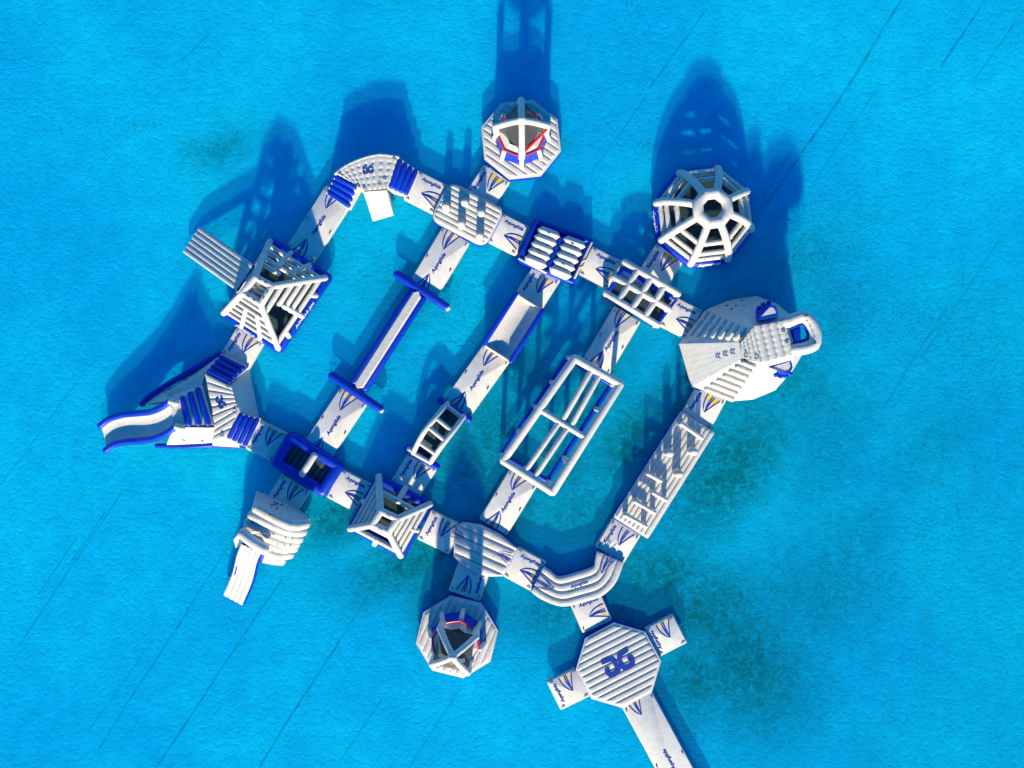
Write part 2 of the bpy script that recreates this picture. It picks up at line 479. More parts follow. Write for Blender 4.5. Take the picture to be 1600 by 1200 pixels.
# the two-letter badge, as strokes in photo pixels about its middle (12x zoom)
BADGE = [[(895, 372), (800, 435), (738, 480), (735, 540), (765, 630), (805, 700), (860, 718), (955, 668), (992, 610), (965, 540), (948, 520), (890, 545)],
         [(405, 622), (500, 580), (590, 552), (640, 590), (690, 690), (730, 740), (690, 792), (595, 852), (530, 815), (502, 765), (555, 735)]]
def badge(center, ang, scale, parent, zf=None, wd=.27, m='print'):
    """scale 1 = the size on the big eight-sided float"""
    c, s = math.cos(R(ang)), math.sin(R(ang))
    mb = MB()
    for st in BADGE:
        pts = []
        for x, y in st:
            lx, ly = (x - 705) / 12 / PPM * scale, -(y - 620) / 12 / PPM * scale
            pts.append(center + Vector((lx * c - ly * s, lx * s + ly * c, 0)))
        stroke(smooth_path(pts, 4), wd * scale, zf=zf, mb=mb)
    return mb.build('badge', m, parent, smooth=False)

def dirs(ang): return Vector((math.cos(R(ang)), math.sin(R(ang)), 0)), Vector((-math.sin(R(ang)), math.cos(R(ang)), 0))

# ------------------------------------------------------------------ the lagoon
def algae_at(x, y):
    a = 0.0
    px, py = x * PPM + 800, 600 - y * PPM
    for cx, cy, ra, rb, an, s in ALGAE:
        dx, dy = px - cx, -(py - cy); c, q = math.cos(R(an)), math.sin(R(an))
        u = (dx * c + dy * q) / ra / 1.15; v = (-dx * q + dy * c) / rb / 1.15; d = u * u + v * v
        if d < 5: a = max(a, min(1, s * 1.5) * math.exp(-d * .75))
    if px > 1000: a = max(a, .20 * min(1, (px - 1000) / 200) * min(1, max(0, (py - 250) / 250)))
    return a

def sheet(xs, ys, zf):
    vs = [(x, y, zf(x, y)) for y in ys for x in xs]; n = len(xs)
    return MB().add(vs, [(j * n + i, j * n + i + 1, (j + 1) * n + i + 1, (j + 1) * n + i) for j in range(len(ys) - 1) for i in range(n - 1)])
far = [-600, -200, -90, -60, -45]
xs = far + [-38 + i * .5 for i in range(153)] + [-q for q in far[::-1]]
ys = far + [-30 + i * .5 for i in range(121)] + [-q for q in far[::-1]]
bed = sheet(xs, ys, lambda x, y: BED + .02 * math.sin(x * .7 + 1.3 * math.sin(y * .5)) * math.cos(y * .6)).build('lagoon_floor', 'bed', kind='structure')
ab = bed.data.attributes.new('algae', 'FLOAT', 'POINT')
for i, v in enumerate(bed.data.vertices): ab.data[i].value = algae_at(v.co.x, v.co.y)

# seams of the lagoon lining, long straight dark lines on the floor
sd = Vector((.545, .839, 0)); sn = Vector((.839, -.545, 0))
def seam(a, b, wd):
    n = max(3, int((b - a).length / .8)); ph = random.random() * 9
    pts = []
    for k in range(n + 1):
        q = a.lerp(b, k / n) + sn * (.03 * math.sin(k * .5 + ph) + random.uniform(-.015, .015)); q.z = BED + .035; pts.append(q)
    stroke(pts, wd * random.uniform(.6, .9)).build('liner_seam', 'seam', bed, smooth=False)
for (x0, y0, x1, y1, wd) in [(155, 1170, 300, 945, .09), (300, 945, 420, 750, .05), (245, 1200, 440, 905, .09), (405, 1200, 560, 955, .10), (560, 955, 660, 800, .05),
        (640, 1200, 720, 1075, .05), (1410, 0, 1300, 175, .20), (1300, 175, 1190, 330, .12), (1190, 330, 1050, 540, .08), (1530, 15, 1470, 105, .09), (1600, 15, 1520, 130, .05),
        (1100, 20, 1015, 140, .06), (1010, 150, 925, 270, .04), (0, 760, 150, 560, .04), (30, 1010, 190, 770, .05), (60, 930, 120, 840, .05), (110, 880, 165, 800, .04), (140, 1140, 240, 1000, .04),
        (330, 55, 285, 95, .05), (530, 1190, 600, 1090, .04), (1480, 480, 1380, 640, .05), (1560, 380, 1440, 560, .04), (1240, 230, 1190, 310, .04), (200, 640, 330, 450, .03), (1370, 140, 1270, 290, .03)]:
    seam(P(x0, y0, BED), P(x1, y1, BED), wd)

# small weed and debris scattered over the floor, thick where the algae is
def scatter():
    mb = MB(); rnd = random.Random(3)
    clusters = [(640, 450, 70, 40), (760, 470, 60, 50), (340, 230, 50, 30), (170, 195, 90, 12), (900, 350, 80, 60), (1190, 350, 80, 60), (1270, 370, 60, 60), (730, 480, 60, 90), (960, 330, 90, 50), (1000, 230, 100, 10),
                (1330, 520, 120, 60), (1450, 480, 80, 60), (1530, 560, 60, 60), (590, 560, 60, 80), (990, 20, 30, 60), (1500, 800, 90, 90), (1400, 900, 120, 120)]
    n = 0
    while n < 5000:
        if n % 3 == 0:
            c = rnd.choice(clusters); px, py = rnd.gauss(c[0], c[2] * .6), rnd.gauss(c[1], c[3] * .6)
        else: px, py = rnd.uniform(-60, 1660), rnd.uniform(-60, 1260)
        p = P(px, py, BED); a = algae_at(p.x, p.y)
        if n % 3 and rnd.random() > a * 1.3 + .03: n += (rnd.random() < .25); continue
        n += 1
        L = rnd.uniform(.05, .22) * (1.2 if a > .3 else .75); wd = rnd.uniform(.015, .035)
        an = rnd.gauss(-.5, .7); d = Vector((math.cos(an), math.sin(an), 0)); q = Vector((-d.y, d.x, 0)); p.z = BED + .03
        h = rnd.uniform(.02, .07)
        mb.add([p - d * L * .5, p + q * wd, p + d * L * .5 + Vector((0, 0, h)), p - q * wd], [(0, 3, 2, 1)])
    o = mb.build('seagrass', 'weed', None, smooth=False, kind='stuff')
    o['label'] = 'dark seagrass and debris scattered over the pale lagoon floor'; o['category'] = 'seagrass'
scatter()
wat = MB().add([(-600, -600, 0), (600, -600, 0), (600, 600, 0), (-600, 600, 0)], [(0, 1, 2, 3)]).build('water', 'water', smooth=False, kind='structure')

# ------------------------------------------------------------------ flat walkway boards
BT = .24
def board(p0, p1, wd, kind, ang, label, fill='pale_yellow'):
    a = P(*p0, BT); b = P(*p1, BT); ax = (b - a).normalized(); nr = Vector((-ax.y, ax.x, 0)); hw = wd / PPM / 2
    c = (a + b) / 2
    t = thing('walkway_board', c, label, 'walkway', 'flat walkway boards')
    poly = [a - nr * hw, b - nr * hw, b + nr * hw, a + nr * hw]
    rp = round_poly(poly, .14, 4)
    slab(rp, -.10, BT - .03, .05).build('hull', 'white', t)
    ip = inset(ccw(rp), .05)
    slab(ip, BT - .035, BT, .012).build('deck_pad', 'deck', t)
    z = BT + .005; ln = (b - a).length
    if kind == 'long':
        s, q = dirs(ang)
        lettering(Vector((c.x, c.y, z)), s, q, 1.45, .32, t)
        for e, sg in ((a, 1), (b, -1)):
            inward = (ax * sg)
            tip = Vector((e.x, e.y, z)) + inward * min(1.25, ln * .29) + q * .18
            emblem(tip, -inward, Vector((inward.y, -inward.x, 0)), min(1.2, ln * .28), .95, t)
    else:
        s, q = dirs(ang); o = Vector((c.x, c.y, z))
        lettering(o + q * .64 + s * .05, s, q, 1.32, .30, t)
        emblem(o - s * .22 - q * .2, s, q, 1.1, .98, t, fill=fill)
    # webbing grab handles near the corners
    for u in ((.12, .88) if ln < 3 else (.06, .5, .94)):
        for sg in (-1, 1):
            h0 = a.lerp(b, u) + nr * sg * (hw - .16); d = ax * .11
            tube([h0 - d + Vector((0, 0, .0)), h0 - d * .5 + Vector((0, 0, .04)), h0 + d * .5 + Vector((0, 0, .04)), h0 + d], .022, 6).build('grab_handle', 'strap', t)
    return t

U = 57
V = -27
board((466, 402), (530, 302), 50, 'long', U, 'long walkway board between the climbing tower with a flat slide and the dimpled corner platform')
board((641, 288), (690, 313), 51, 'short', V, 'square walkway board joining the dimpled corner platform to the round-post platform')
board((777, 270), (748, 314), 50, 'short', U, 'square walkway board joining the red-rimmed trampoline tower to the round-post platform', 'yellow')
board((771, 354), (818, 378), 51, 'short', V, 'square walkway board between the round-post platform and the white roller box')
board((713, 366), (658, 457), 50, 'long', U, 'long walkway board from the round-post platform to the blue-ended balance beam')
board((553, 618), (490, 712), 50, 'long', U, 'long walkway board from the balance beam to the blue box with one roller')
board((394, 678), (438, 700), 51, 'short', 60, 'square walkway board between the wavy slide platform and the blue box')
board((521, 754), (572, 781), 51, 'short', V, 'square walkway board between the blue box and the small white climbing pyramid')
board((463, 753), (436, 796), 52, 'short', U, 'shaded walkway board between the blue box and the stacked-tube slide')
board((662, 819), (713, 844), 51, 'short', 60, 'square walkway board between the small climbing pyramid and the lens-shaped ribbed platform')
board((663, 716), (631, 768), 52, 'short', U, 'shaded walkway board between the arched ladder bridge and the small climbing pyramid')
board((778, 549), (712, 640), 50, 'long', U, 'long walkway board between the half-pipe trough and the arched ladder bridge')
board((856, 424), (822, 477), 49, 'short', U, 'shaded walkway board between the white roller box and the half-pipe trough')
board((914, 406), (962, 431), 50, 'short', V, 'square walkway board between the white roller box and the climbing lattice')
board((1050, 390), (1016, 442), 51, 'short', U, 'shaded walkway board between the climbing dome and the climbing lattice', 'yellow')
board((1041, 485), (1086, 508), 52, 'short', V, 'square walkway board between the climbing lattice and the big climbing mountain')
board((981, 490), (930, 576), 48, 'long', U, 'long walkway board between the climbing lattice and the monkey-bar frame')
board((818, 746), (770, 824), 51, 'long', U, 'long walkway board between the monkey-bar frame and the lens-shaped ribbed platform')
board((1113, 612), (1086, 662), 52, 'short', U, 'square walkway board between the climbing mountain and the hurdle course', 'yellow')
board((980, 822), (952, 868), 52, 'short', U, 'square walkway board between the hurdle course and the bent ribbed walkway', None)
board((797, 877), (842, 901), 52, 'short', V, 'square walkway board between the lens-shaped platform and the bent ribbed walkway')
board((914, 934), (934, 980), 51, 'short', 22, 'square walkway board between the bent ribbed walkway and the badged eight-sided float')
board((1018, 1005), (1063, 982), 50, 'short', 118, 'rounded boarding pad on the bent-walkway side of the badged eight-sided float, shaded along its text')
board((865, 1088), (912, 1065), 50, 'short', 118, 'rounded boarding pad in full sun beside the badged eight-sided float')
board((992, 1087), (1100, 1286), 53, 'long', 118, 'longest walkway board running away from the badged eight-sided float')
board((744, 878), (725, 932), 52, 'short', 251, 'shaded walkway board between the lens-shaped platform and the red-rimmed trampoline tower')
board((392, 522), (366, 566), 50, 'short', U, 'shaded walkway board between the climbing tower and the wavy slide platform')

# ------------------------------------------------------------------ eight-sided floats
def octagon(cx, cy, rad, vang, z): return [P(cx, cy, z) + Vector((math.cos(R(vang + 45 * k)), math.sin(R(vang + 45 * k)), 0)) * rad for k in range(8)]

def float_base(t, cx, cy, rad, vang, ribang, pitch):
    o = octagon(cx, cy, rad, vang, 0)
    slab(o, -.14, .40, .10).build('hull', 'blue', t)
    slab(inset(ccw(o), .03), .36, .44, .03).build('deck_edge', 'white', t)
    ribs(o, ribang, pitch, .44, .075, t, margin=.14)

t = thing('octagon_float', P(965, 1036), 'flat white ribbed eight-sided float with a blue letter badge on it', 'float')
float_base(t, 965, 1036, 2.70, 6, 27, .385)
badge(P(965, 1036, .53), 0, 1.0, t)

def trampoline(cx, cy, vang, ribang, arm, label):
    t = thing('trampoline_tower', P(cx, cy), label, 'trampoline', 'red-rimmed trampoline towers')
    float_base(t, cx, cy, 2.62, vang, ribang, .40)
    c = P(cx, cy, 0); c.z = 0
    def ptr(a, r, z): return c + Vector((math.cos(R(a)) * r, math.sin(R(a)) * r, z))
    va = [arm + 45 * k for k in range(8)]
    # bed and bench inside
    loops([[ptr(a, 1.42, .48) for a in va], [ptr(a, 1.42, .74) for a in va]]).build('inner_deck', 'white', t, smooth=False)
    loops([[ptr(arm + 22.5 * a, .78, .70) for a in range(16)], [ptr(arm + 22.5 * a, .76, .80) for a in range(16)]]).build('trampoline_bed', 'mesh_floor', t)
    tube([ptr(arm + 22.5 * k, .92, .80) for k in range(16)], .17, 10, closed=True).build('bench_ring', 'white', t)
    for k in range(8):
        a0, a1 = va[k], va[(k + 1) % 8]
        loops([[ptr(a0, 1.66, .48), ptr(a1, 1.66, .48), ptr(a1, 1.58, .48), ptr(a0, 1.58, .48)], [ptr(a0, 1.47, 1.70), ptr(a1, 1.47, 1.70), ptr(a1, 1.40, 1.70), ptr(a0, 1.40, 1.70)]]).build('side_panel', 'blue', t, smooth=False)
        loops([[ptr(a0, 1.57, .50), ptr(a1, 1.57, .50), ptr(a1, 1.50, .50), ptr(a0, 1.50, .50)], [ptr(a0, 1.395, 1.72), ptr(a1, 1.395, 1.72), ptr(a1, 1.33, 1.72), ptr(a0, 1.33, 1.72)]]).build('inner_lining', 'white', t, smooth=False)
        poly_face(ptr(a0, 1.40, 1.76), ptr(a1, 1.40, 1.76), ptr(a1, .98, 1.92), ptr(a0, .98, 1.92)).build('collar', 'white', t, smooth=False)
        tube([ptr(a0, 1.72, .50), ptr(a0, 1.5, 1.66)], .155, 12).build('side_post', 'white', t)
        if k % 8 != (6 if cy > 600 else 2): tube([ptr(a0, 1.45, 1.79), ptr((a0 + a1) / 2 if a1 > a0 else a0 + 22.5, 1.36, 1.79), ptr(a1, 1.45, 1.79)], .06, 8).build('rim_bar', 'red', t)
    top = [ptr(arm + 90 * k, 1.52, 3.05) for k in range(4)]; ap = ptr(0, 0, 4.15)
    for k in range(4):
        tube([ptr(arm + 90 * k, 1.48, 1.7), top[k]], .22, 12).build('mast', 'white', t)
        tube(smooth_path([top[k], top[k].lerp(ap, .5) + Vector((0, 0, .12)), ap], 4), .19, 12).build('canopy_arm', 'white', t)
        q = (k + 1) % 4
        poly_face(top[k], top[q], ap).build('net_panel', 'net', t, smooth=False)
    tube([top[0] + Vector((0, 0, -.1)), top[1] + Vector((0, 0, -.1))], .05, 8).build('edge_strap', 'black', t)
    if cy < 600: tube([top[3] + Vector((.1, 0, -.02)), top[0] + Vector((.1, -.05, -.02))], .085, 8).build('edge_strap', 'red', t)
    tube([ap + Vector((-.1, 0, .1)), ap + Vector((.1, 0, .1))], .2, 12).build('crown_joint', 'white', t)
    oc = octagon(cx, cy, 2.66, vang, .2); e0, e1 = (oc[5], oc[6]) if cy < 600 else (oc[6], oc[7])
    sv = (e1 - e0).normalized(); ov = Vector((sv.y, -sv.x, 0))
    lettering((e0 + e1) / 2 + ov * .03, sv, Vector((0, 0, 1)), 1.1, .26, t, 'letter')
    return t
trampoline(814, 221, -16.5, -34, 1, 'red-rimmed netted trampoline tower whose blue side panels face the round-post platform')
trampoline(714.7, 992, 8.8, 66, 32, 'red-rimmed netted trampoline tower joined to the lens-shaped ribbed platform')

# ------------------------------------------------------------------ climbing dome
t = thing('climbing_dome', P(1097, 340), 'white tube climbing dome with eight legs on a blue base', 'climbing dome')
C = P(1097, 340, 0)
def dp(a, r, z): return C + Vector((math.cos(R(a)) * r, math.sin(R(a)) * r, z))
va = [-15.6 + 45 * k for k in range(8)]
loops([[dp(a, 2.8, -.02) for a in va], [dp(a, 2.8, .10) for a in va]]).build('net_floor', 'mesh_floor', t)
for k in range(8):
    tube([dp(va[k], 2.98, .16), dp(va[(k + 1) % 8], 2.98, .16)], .33, 14).build('base_tube', 'blue', t)
prof = [(3.05, .42), (2.86, 1.0), (2.45, 1.62), (1.75, 2.25), (1.0, 2.62)]
def leg_at(f):
    x = f * 4; i = min(int(x), 3); u = x - i
    return (prof[i][0] * (1 - u) + prof[i + 1][0] * u, prof[i][1] * (1 - u) + prof[i + 1][1] * u)
for k in range(8):
    tube(smooth_path([dp(va[k], r, z) for r, z in prof], 4), .235, 14).build('leg', 'white', t)
    for f in (.16, .38, .62):
        r, z = leg_at(f); r *= .985
        a = dp(va[k], r, z); b = dp(va[(k + 1) % 8], r, z)
        rg = tube([a, b], .155, 12).build('rung', 'white', t)
        for u in (.25, .75):
            q = a.lerp(b, u); ou = (q - C); ou.z = 0; ou.normalize()
            tube([q + ou * .15 + Vector((0, 0, -.02)), q + ou * .18 + Vector((0, 0, .05))], .035, 6).build('tie_tab', 'gold', rg)
loops_pts = [dp(va[k] , .93, 2.72) for k in range(8)]
tube(loops_pts, .33, 16, closed=True).build('top_ring', 'white', t)
for k, (a, nm) in enumerate(((6, 's'), (4, 'w'))):
    a0 = dp(va[a], 3.28, .33); a1 = dp(va[(a + 1) % 8], 3.28, .33)
    if k: a0, a1 = dp(va[4], 3.27, .33), dp(va[5], 3.27, .33)
    sdv = (a1 - a0).normalized(); n = Vector((sdv.y, -sdv.x, 0))
    lettering((a0 + a1) / 2 + Vector((0, 0, .02)), sdv, (-n * .8 + Vector((0, 0, .75))).normalized(), 1.45, .22, t, 'letter')

# ------------------------------------------------------------------ climbing towers
def tower(name, label, Z, base, feet, top, zt, faces, rt, zfeet=.5, group=None):
    c = sum(( Z(x, y, .3) for x, y in base), Vector()) / 4
    t = thing(name, c, label, 'climbing tower', group)
    B = [Z(x, y, .3) for x, y in base]
    Bi = inset(ccw(B), .30) if True else B
    slab(at(inset(ccw(B), .45), 0), -.05, .10, .03).build('net_floor', 'mesh_floor', t)
    for k in range(4):
        a, b = Bi[k], Bi[(k + 1) % 4]
        tube([Vector((a.x, a.y, .16)), Vector((b.x, b.y, .16))], .31, 14).build('base_tube', 'blue', t)
    F = [Z(x, y, zfeet) for x, y in feet]; T = [Z(x, y, zt) for x, y in top]
    for k in range(4): tube([F[k], F[k].lerp(T[k], .5) + Vector((0, 0, .06)), T[k]], rt, 14).build('leg', 'white', t)
    for k in range(4): tube([T[k], T[(k + 1) % 4]], rt * 1.05, 14).build('top_frame', 'white', t)
    for k, (rungs, verts, tmax, rr) in faces.items():
        f0, f1, t0, t1 = F[k], F[(k + 1) % 4], T[k], T[(k + 1) % 4]
        for r in rungs:
            lo, hi, a0, a1 = r if isinstance(r, tuple) else (r, r, 0, 1)
            p, q = f0.lerp(t0, lo), f1.lerp(t1, hi)
            tube([p.lerp(q, a0), p.lerp(q, a1)], rr, 12).build('rung', 'white', t)
        for f in verts:
            f, tm = f if isinstance(f, tuple) else (f, tmax)
            p = f0.lerp(f1, f); q = t0.lerp(t1, f); o = (p - q); o.z = 0; o.normalize()
            tube([p + o * .14 + Vector((0, 0, -.1)), p.lerp(q, .04) + o * .05, p.lerp(q, tm)], rr * 1.08, 12).build('upright', 'white', t)
    return t, F, T
zT = zc(335, 355, 5.853)
# corner order: north, east, south, west
t, F, T = tower('climbing_tower', 'tall white tube climbing tower on a blue base with a flat slide', zT,
    [(510, 75), (1092, 448), (600, 1172), (48, 800)], [(508, 130), (1015, 462), (585, 1105), (85, 785)], [(372, 455), (528, 540), (425, 705), (262, 600)], 3.35,
    {0: ((.10, .27, (.45, .45, 0, 1), (.62, .62, .0, .55)), (.36, .68), .48, .15), 1: ((.10, (.28, .28, 0, .55), (.45, .45, 0, .55), (.62, .62, 0, .55), .8), ((.25, .10), (.53, .5), (.80, .10)), .55, .165),
     2: ((.10, .27, .44, .61, .80), (.33, .66), .62, .135), 3: ((.12,), (), .3, .13)}, .20)
# deck of slats inside the top frame
for k in range(4):
    a = T[0].lerp(T[3], (k + .5) / 4); b = T[1].lerp(T[2], (k + .5) / 4)
    tube([a + Vector((0, 0, -.35)), b + Vector((0, 0, -.35))], .13, 10).build('deck_tube', 'white', t)
for a, b in ((0, 1), (1, 2), (2, 3)):
    for f in (.33, .66):
        q = T[a].lerp(T[b], f) + Vector((0, 0, .2)); s_ = (T[b] - T[a]).normalized() * .07
        tube([q - s_, q + Vector((0, 0, .03)), q + s_], .025, 6).build('grab_handle', 'black', t)
# flat slide
zq = zc(260, 340, 5.454)
i0, i1, o1, o0 = zq(745, 400, 2.15), zq(600, 625, 2.15), zq(143, 297, .22), zq(288, 77, .22)
ins = dense([i0, o0], 6); outs = dense([i1, o1], 6)
band_ribs(ins, outs, 6, .09, t, name='slide_tube')
low = Vector((0, 0, -.30))
solid([i0 + low * .1, o0 + low * .1, o1 + low * .1, i1 + low * .1], [i0 + low, o0 + low, o1 + low, i1 + low]).build('slide_body', 'blue', t, smooth=False)
tube([T[0].lerp(T[3], .0) + Vector((0, 0, -1.0)), T[3] + Vector((0, 0, -1.0))], .2, 12).build('slide_header', 'white', t)
# lettering along two sides of the base and on one leg
for (x0, y0, x1, y1) in ((190, 890, 440, 1060), (745, 925, 915, 690)):
    a, b = zT(x0, y0, .48), zT(x1, y1, .48); s_ = (b - a).normalized()
    lettering((a + b) / 2 + Vector((0, 0, .02)), s_, Vector((-s_.y, s_.x, 0)), (b - a).length, .17, t, 'letter', 'JUNGLE JIM')
a = F[2].lerp(T[2], .55); b = F[2].lerp(T[2], .22); s_ = (b - a).normalized(); q = s_.cross(Vector((.4, -.3, 1))).normalized()
poly_face(*[a + Vector((.02, -.03, .235)) + q * .13, b + Vector((.02, -.03, .235)) + q * .13, b + Vector((.02, -.03, .235)) - q * .13, a + Vector((.02, -.03, .235)) - q * .13]).build('leg_sticker', 'print', t, smooth=False)
lettering((a + b) / 2 + Vector((.03, -.04, .25)), s_, -q, .95, .14, t, 'letter')

zY = zc(535, 730, 8.0)
t, F, T = tower('climbing_pyramid', 'small white tube climbing pyramid on a blue base', zY,
    [(440, 70), (1130, 440), (765, 1165), (45, 765)], [(455, 110), (1095, 460), (730, 1105), (95, 768)], [(478, 545), (690, 645), (578, 812), (385, 718)], 2.05,
    {0: (((.45, .45, 0, 1),), (.5,), .42, .17), 1: ((.10, .32, .54, .76), (.5,), .14, .15), 2: ((.18, .8), (.5,), .2, .17), 3: ((.10, .32, .54, .76), (.5,), .14, .15)}, .21)
for (k, u) in ((2, .22), (0, .35)):
    a = F[k].lerp(T[k], u + .25); b = F[k].lerp(T[k], u); s_ = (b - a).normalized(); q = s_.cross(Vector((.3, -.3 if k == 2 else .3, 1))).normalized()
    lettering((a + b) / 2 + Vector((0, -.05 if k == 2 else .05, .25)), s_, -q, .6, .13, t, 'print')
for a, b in ((0, 1), (2, 3)):
    for f in (.42, .56):
        q = T[a].lerp(T[b], f) + Vector((0, 0, .21)); s_ = (T[b] - T[a]).cross(Vector((0, 0, 1))).normalized() * .08
        tube([q - s_, q + Vector((0, 0, .03)), q + s_], .02, 6).build('grab_handle', 'black', t)

# ------------------------------------------------------------------ wavy slide platform
zS = zc(140, 530, 5.333)
t = thing('slide_platform', zS(1000, 600), 'three-armed ribbed platform with blue steps and a wavy blue-edged slide', 'water slide')
DZ = 1.15
deck = [zS(968, 285, DZ), zS(1185, 395, DZ), zS(1250, 600, DZ), zS(1140, 825, DZ), zS(1030, 850, DZ), zS(1040, 735, DZ), zS(1005, 480, DZ)]
foot = [zS(900, 230, -.1), zS(1340, 235, -.1), zS(1425, 655, -.1), zS(1310, 915, -.1), zS(1020, 900, -.1), zS(800, 870, -.1), zS(780, 450, -.1)]
solid([q + Vector((0, 0, -.02)) for q in deck], foot).build('body', 'white', t, smooth=False)
# ribs of the deck
for k in range(9):
    f0, f1 = k / 9, (k + 1) / 9
    L_ = [zS(968, 285, DZ), zS(1040, 735, DZ), zS(1030, 850, DZ)]; Rr = [zS(1185, 395, DZ), zS(1240, 600, DZ), zS(1140, 825, DZ)]
    def pk(l, f): return l[0].lerp(l[1], f / .72) if f < .72 else l[1].lerp(l[2], (f - .72) / .28)
    a0, a1, b0, b1 = pk(L_, f0), pk(L_, f1), pk(Rr, f0), pk(Rr, f1)
    band_ribs(dense([a0, b0], 5), dense([a1, b1], 5), 1, .08, t)
def ramp(t, lo0, lo1, hi1, hi0, n=4, zlo=.30, zhi=1.1, rr=.17, margin=.08, bl='blue', mid=()):
    """sloped step ramp: lo edge to hi edge, n fat blue rungs across it"""
    top = [lo0, lo1, hi1, hi0]
    top = up_face(top)
    solid(top if (top[1] - top[0]).cross(top[2] - top[0]).z > 0 else top[::-1], [Vector((q.x, q.y, -.12)) for q in top]).build('ramp', 'white', t, smooth=False)
    for k in range(n):
        f = (k + .55) / n
        a = lo0.lerp(hi0, f); b = lo1.lerp(hi1, f); 
        tube([a.lerp(b, margin), a.lerp(b, .5) + Vector((0, 0, .02)), a.lerp(b, 1 - margin)], rr, 12).build('step_tube', bl, t)
ramp(t, zS(1095, 122, .32), zS(1322, 235, .32), zS(1165, 375, DZ - .05), zS(965, 275, DZ - .05))
ramp(t, zS(1425, 662, .32), zS(1310, 905, .32), zS(1135, 820, DZ - .05), zS(1250, 612, DZ - .05))
# upper stair to the slide
ST = 2.25
s0, s1, s2, s3 = zS(935, 385, DZ + .1), zS(1035, 715, DZ + .1), zS(790, 715, ST), zS(745, 500, ST)
ramp(t, s0, s1, s2, s3, n=3, rr=.19, margin=.04)
p4, p5 = zS(680, 535, ST), zS(700, 730, ST)
solid([s3, s2, p5, p4][::-1], [Vector((q.x, q.y, -.1)) for q in [s3, s2, p5, p4]][::-1]).build('slide_head', 'white', t, smooth=False)
# south side: ribbed sloping skirt above a blue hull tube
band_ribs(dense([zS(700, 735, ST - .1), zS(1035, 735, DZ + .1)], 6), dense([zS(640, 880, .25), zS(1025, 862, .25)], 6), 4, .09, t, name='skirt_rib')
tube([zS(560, 888, .1), zS(800, 893, .1), zS(1020, 880, .12)], .16, 10).build('hull_tube', 'blue', t)
solid([zS(1020, 830, .5), zS(1305, 905, .3), zS(1300, 915, .1), zS(1015, 905, .1)], [zS(1020, 830, -.1), zS(1305, 900, -.1), zS(1300, 915, -.1), zS(1015, 905, -.1)]).build('hull_panel', 'blue', t, smooth=False)
# north side: shaded wall sloping down to a blue rim at the water
poly_face(*up_face([zS(745, 500, ST), zS(935, 385, DZ + .1), zS(965, 275, DZ - .1), zS(1090, 130, .3), zS(870, 290, .2), zS(600, 440, .2), zS(450, 545, .2)])).build('side_wall', 'white', t, smooth=False)
tube(smooth_path([zS(438, 545, .08), zS(520, 465, .1), zS(700, 350, .12), zS(880, 245, .14), zS(1085, 122, .2)], 4), .20, 10).build('rim_tube', 'blue', t)
poly_face(*up_face([zS(450, 545, .18), zS(600, 440, .18), zS(745, 500, ST), zS(735, 545, ST), zS(640, 560, 1.6)])).build('side_wall', 'white', t, smooth=False)
for x, y in ((650, 375), (690, 350), (820, 265)):
    q = zS(x, y, .3); tube([q, q + Vector((.12, .07, .02))], .06, 6).build('rope_ring', 'navy', t)
for x, y, zz in ((655, 420, .5), (790, 343, .5)):
    q = zS(x, y, zz + .1); tube([q, q + Vector((.1, .05, .03)), q + Vector((.2, .1, 0))], .025, 6).build('grab_handle', 'black', t)
for x, y, zz in ((775, 835, .9), (930, 840, .6), (1090, 795, DZ + .1), (1195, 600, DZ + .1), (1140, 388, DZ + .1), (945, 275, DZ)):
    q = zS(x, y, zz + .02); tube([q, q + Vector((.08, -.05, .05)), q + Vector((.16, -.1, 0))], .03, 6).build('grab_handle', 'black', t)
badge(zS(1093, 525, DZ + .10), -90, .38, t)
# the wavy slide
up_r = [(655, 525, 2.45), (590, 570, 2.2), (500, 606, 1.75), (390, 620, 1.25), (270, 632, .9), (160, 665, .62), (82, 722, .42)]
lo_r = [(705, 735, 2.45), (640, 782, 2.2), (545, 825, 1.75), (430, 845, 1.25), (300, 855, .9), (200, 878, .62), (128, 928, .42)]
UR = smooth_path([zS(*q) for q in up_r], 4); LR = smooth_path([zS(*q) for q in lo_r], 4)
n = len(UR); K = 10; vs = []
for i in range(n):
    for k in range(K + 1):
        f = k / K; q = UR[i].lerp(LR[i], f); q.z -= .26 * math.sin(math.pi * f) ** .6 + .06; vs.append(q)
fs = [(i * (K + 1) + k, (i + 1) * (K + 1) + k, (i + 1) * (K + 1) + k + 1, i * (K + 1) + k + 1) for i in range(n - 1) for k in range(K)]
MB().add(vs, fs).build('slide_trough', 'white', t)
und = [[UR[i] + Vector((0, .12, -.05)), UR[i] + Vector((0, .05, -.6)), LR[i] + Vector((0, -.05, -.6)), LR[i] + Vector((.0, -.22, -.10))] for i in range(n)]
vs = [q for r in und for q in r]; MB().add(vs, [(i * 4 + k, i * 4 + k + 1, (i + 1) * 4 + k + 1, (i + 1) * 4 + k) for i in range(n - 1) for k in range(3)]).build('slide_underside', 'white', t)
dn = Vector((0, 0, -.10))
tube([q + dn for q in UR], .20, 12).build('slide_rail', 'blue', t); tube([q + dn for q in LR], .20, 12).build('slide_rail', 'blue', t)
for q in (UR[0], LR[0]):
    tube([q + Vector((.15, .05, 0)), q + Vector((.5, -.05, .05))], .2, 12).build('rail_end', 'white', t)

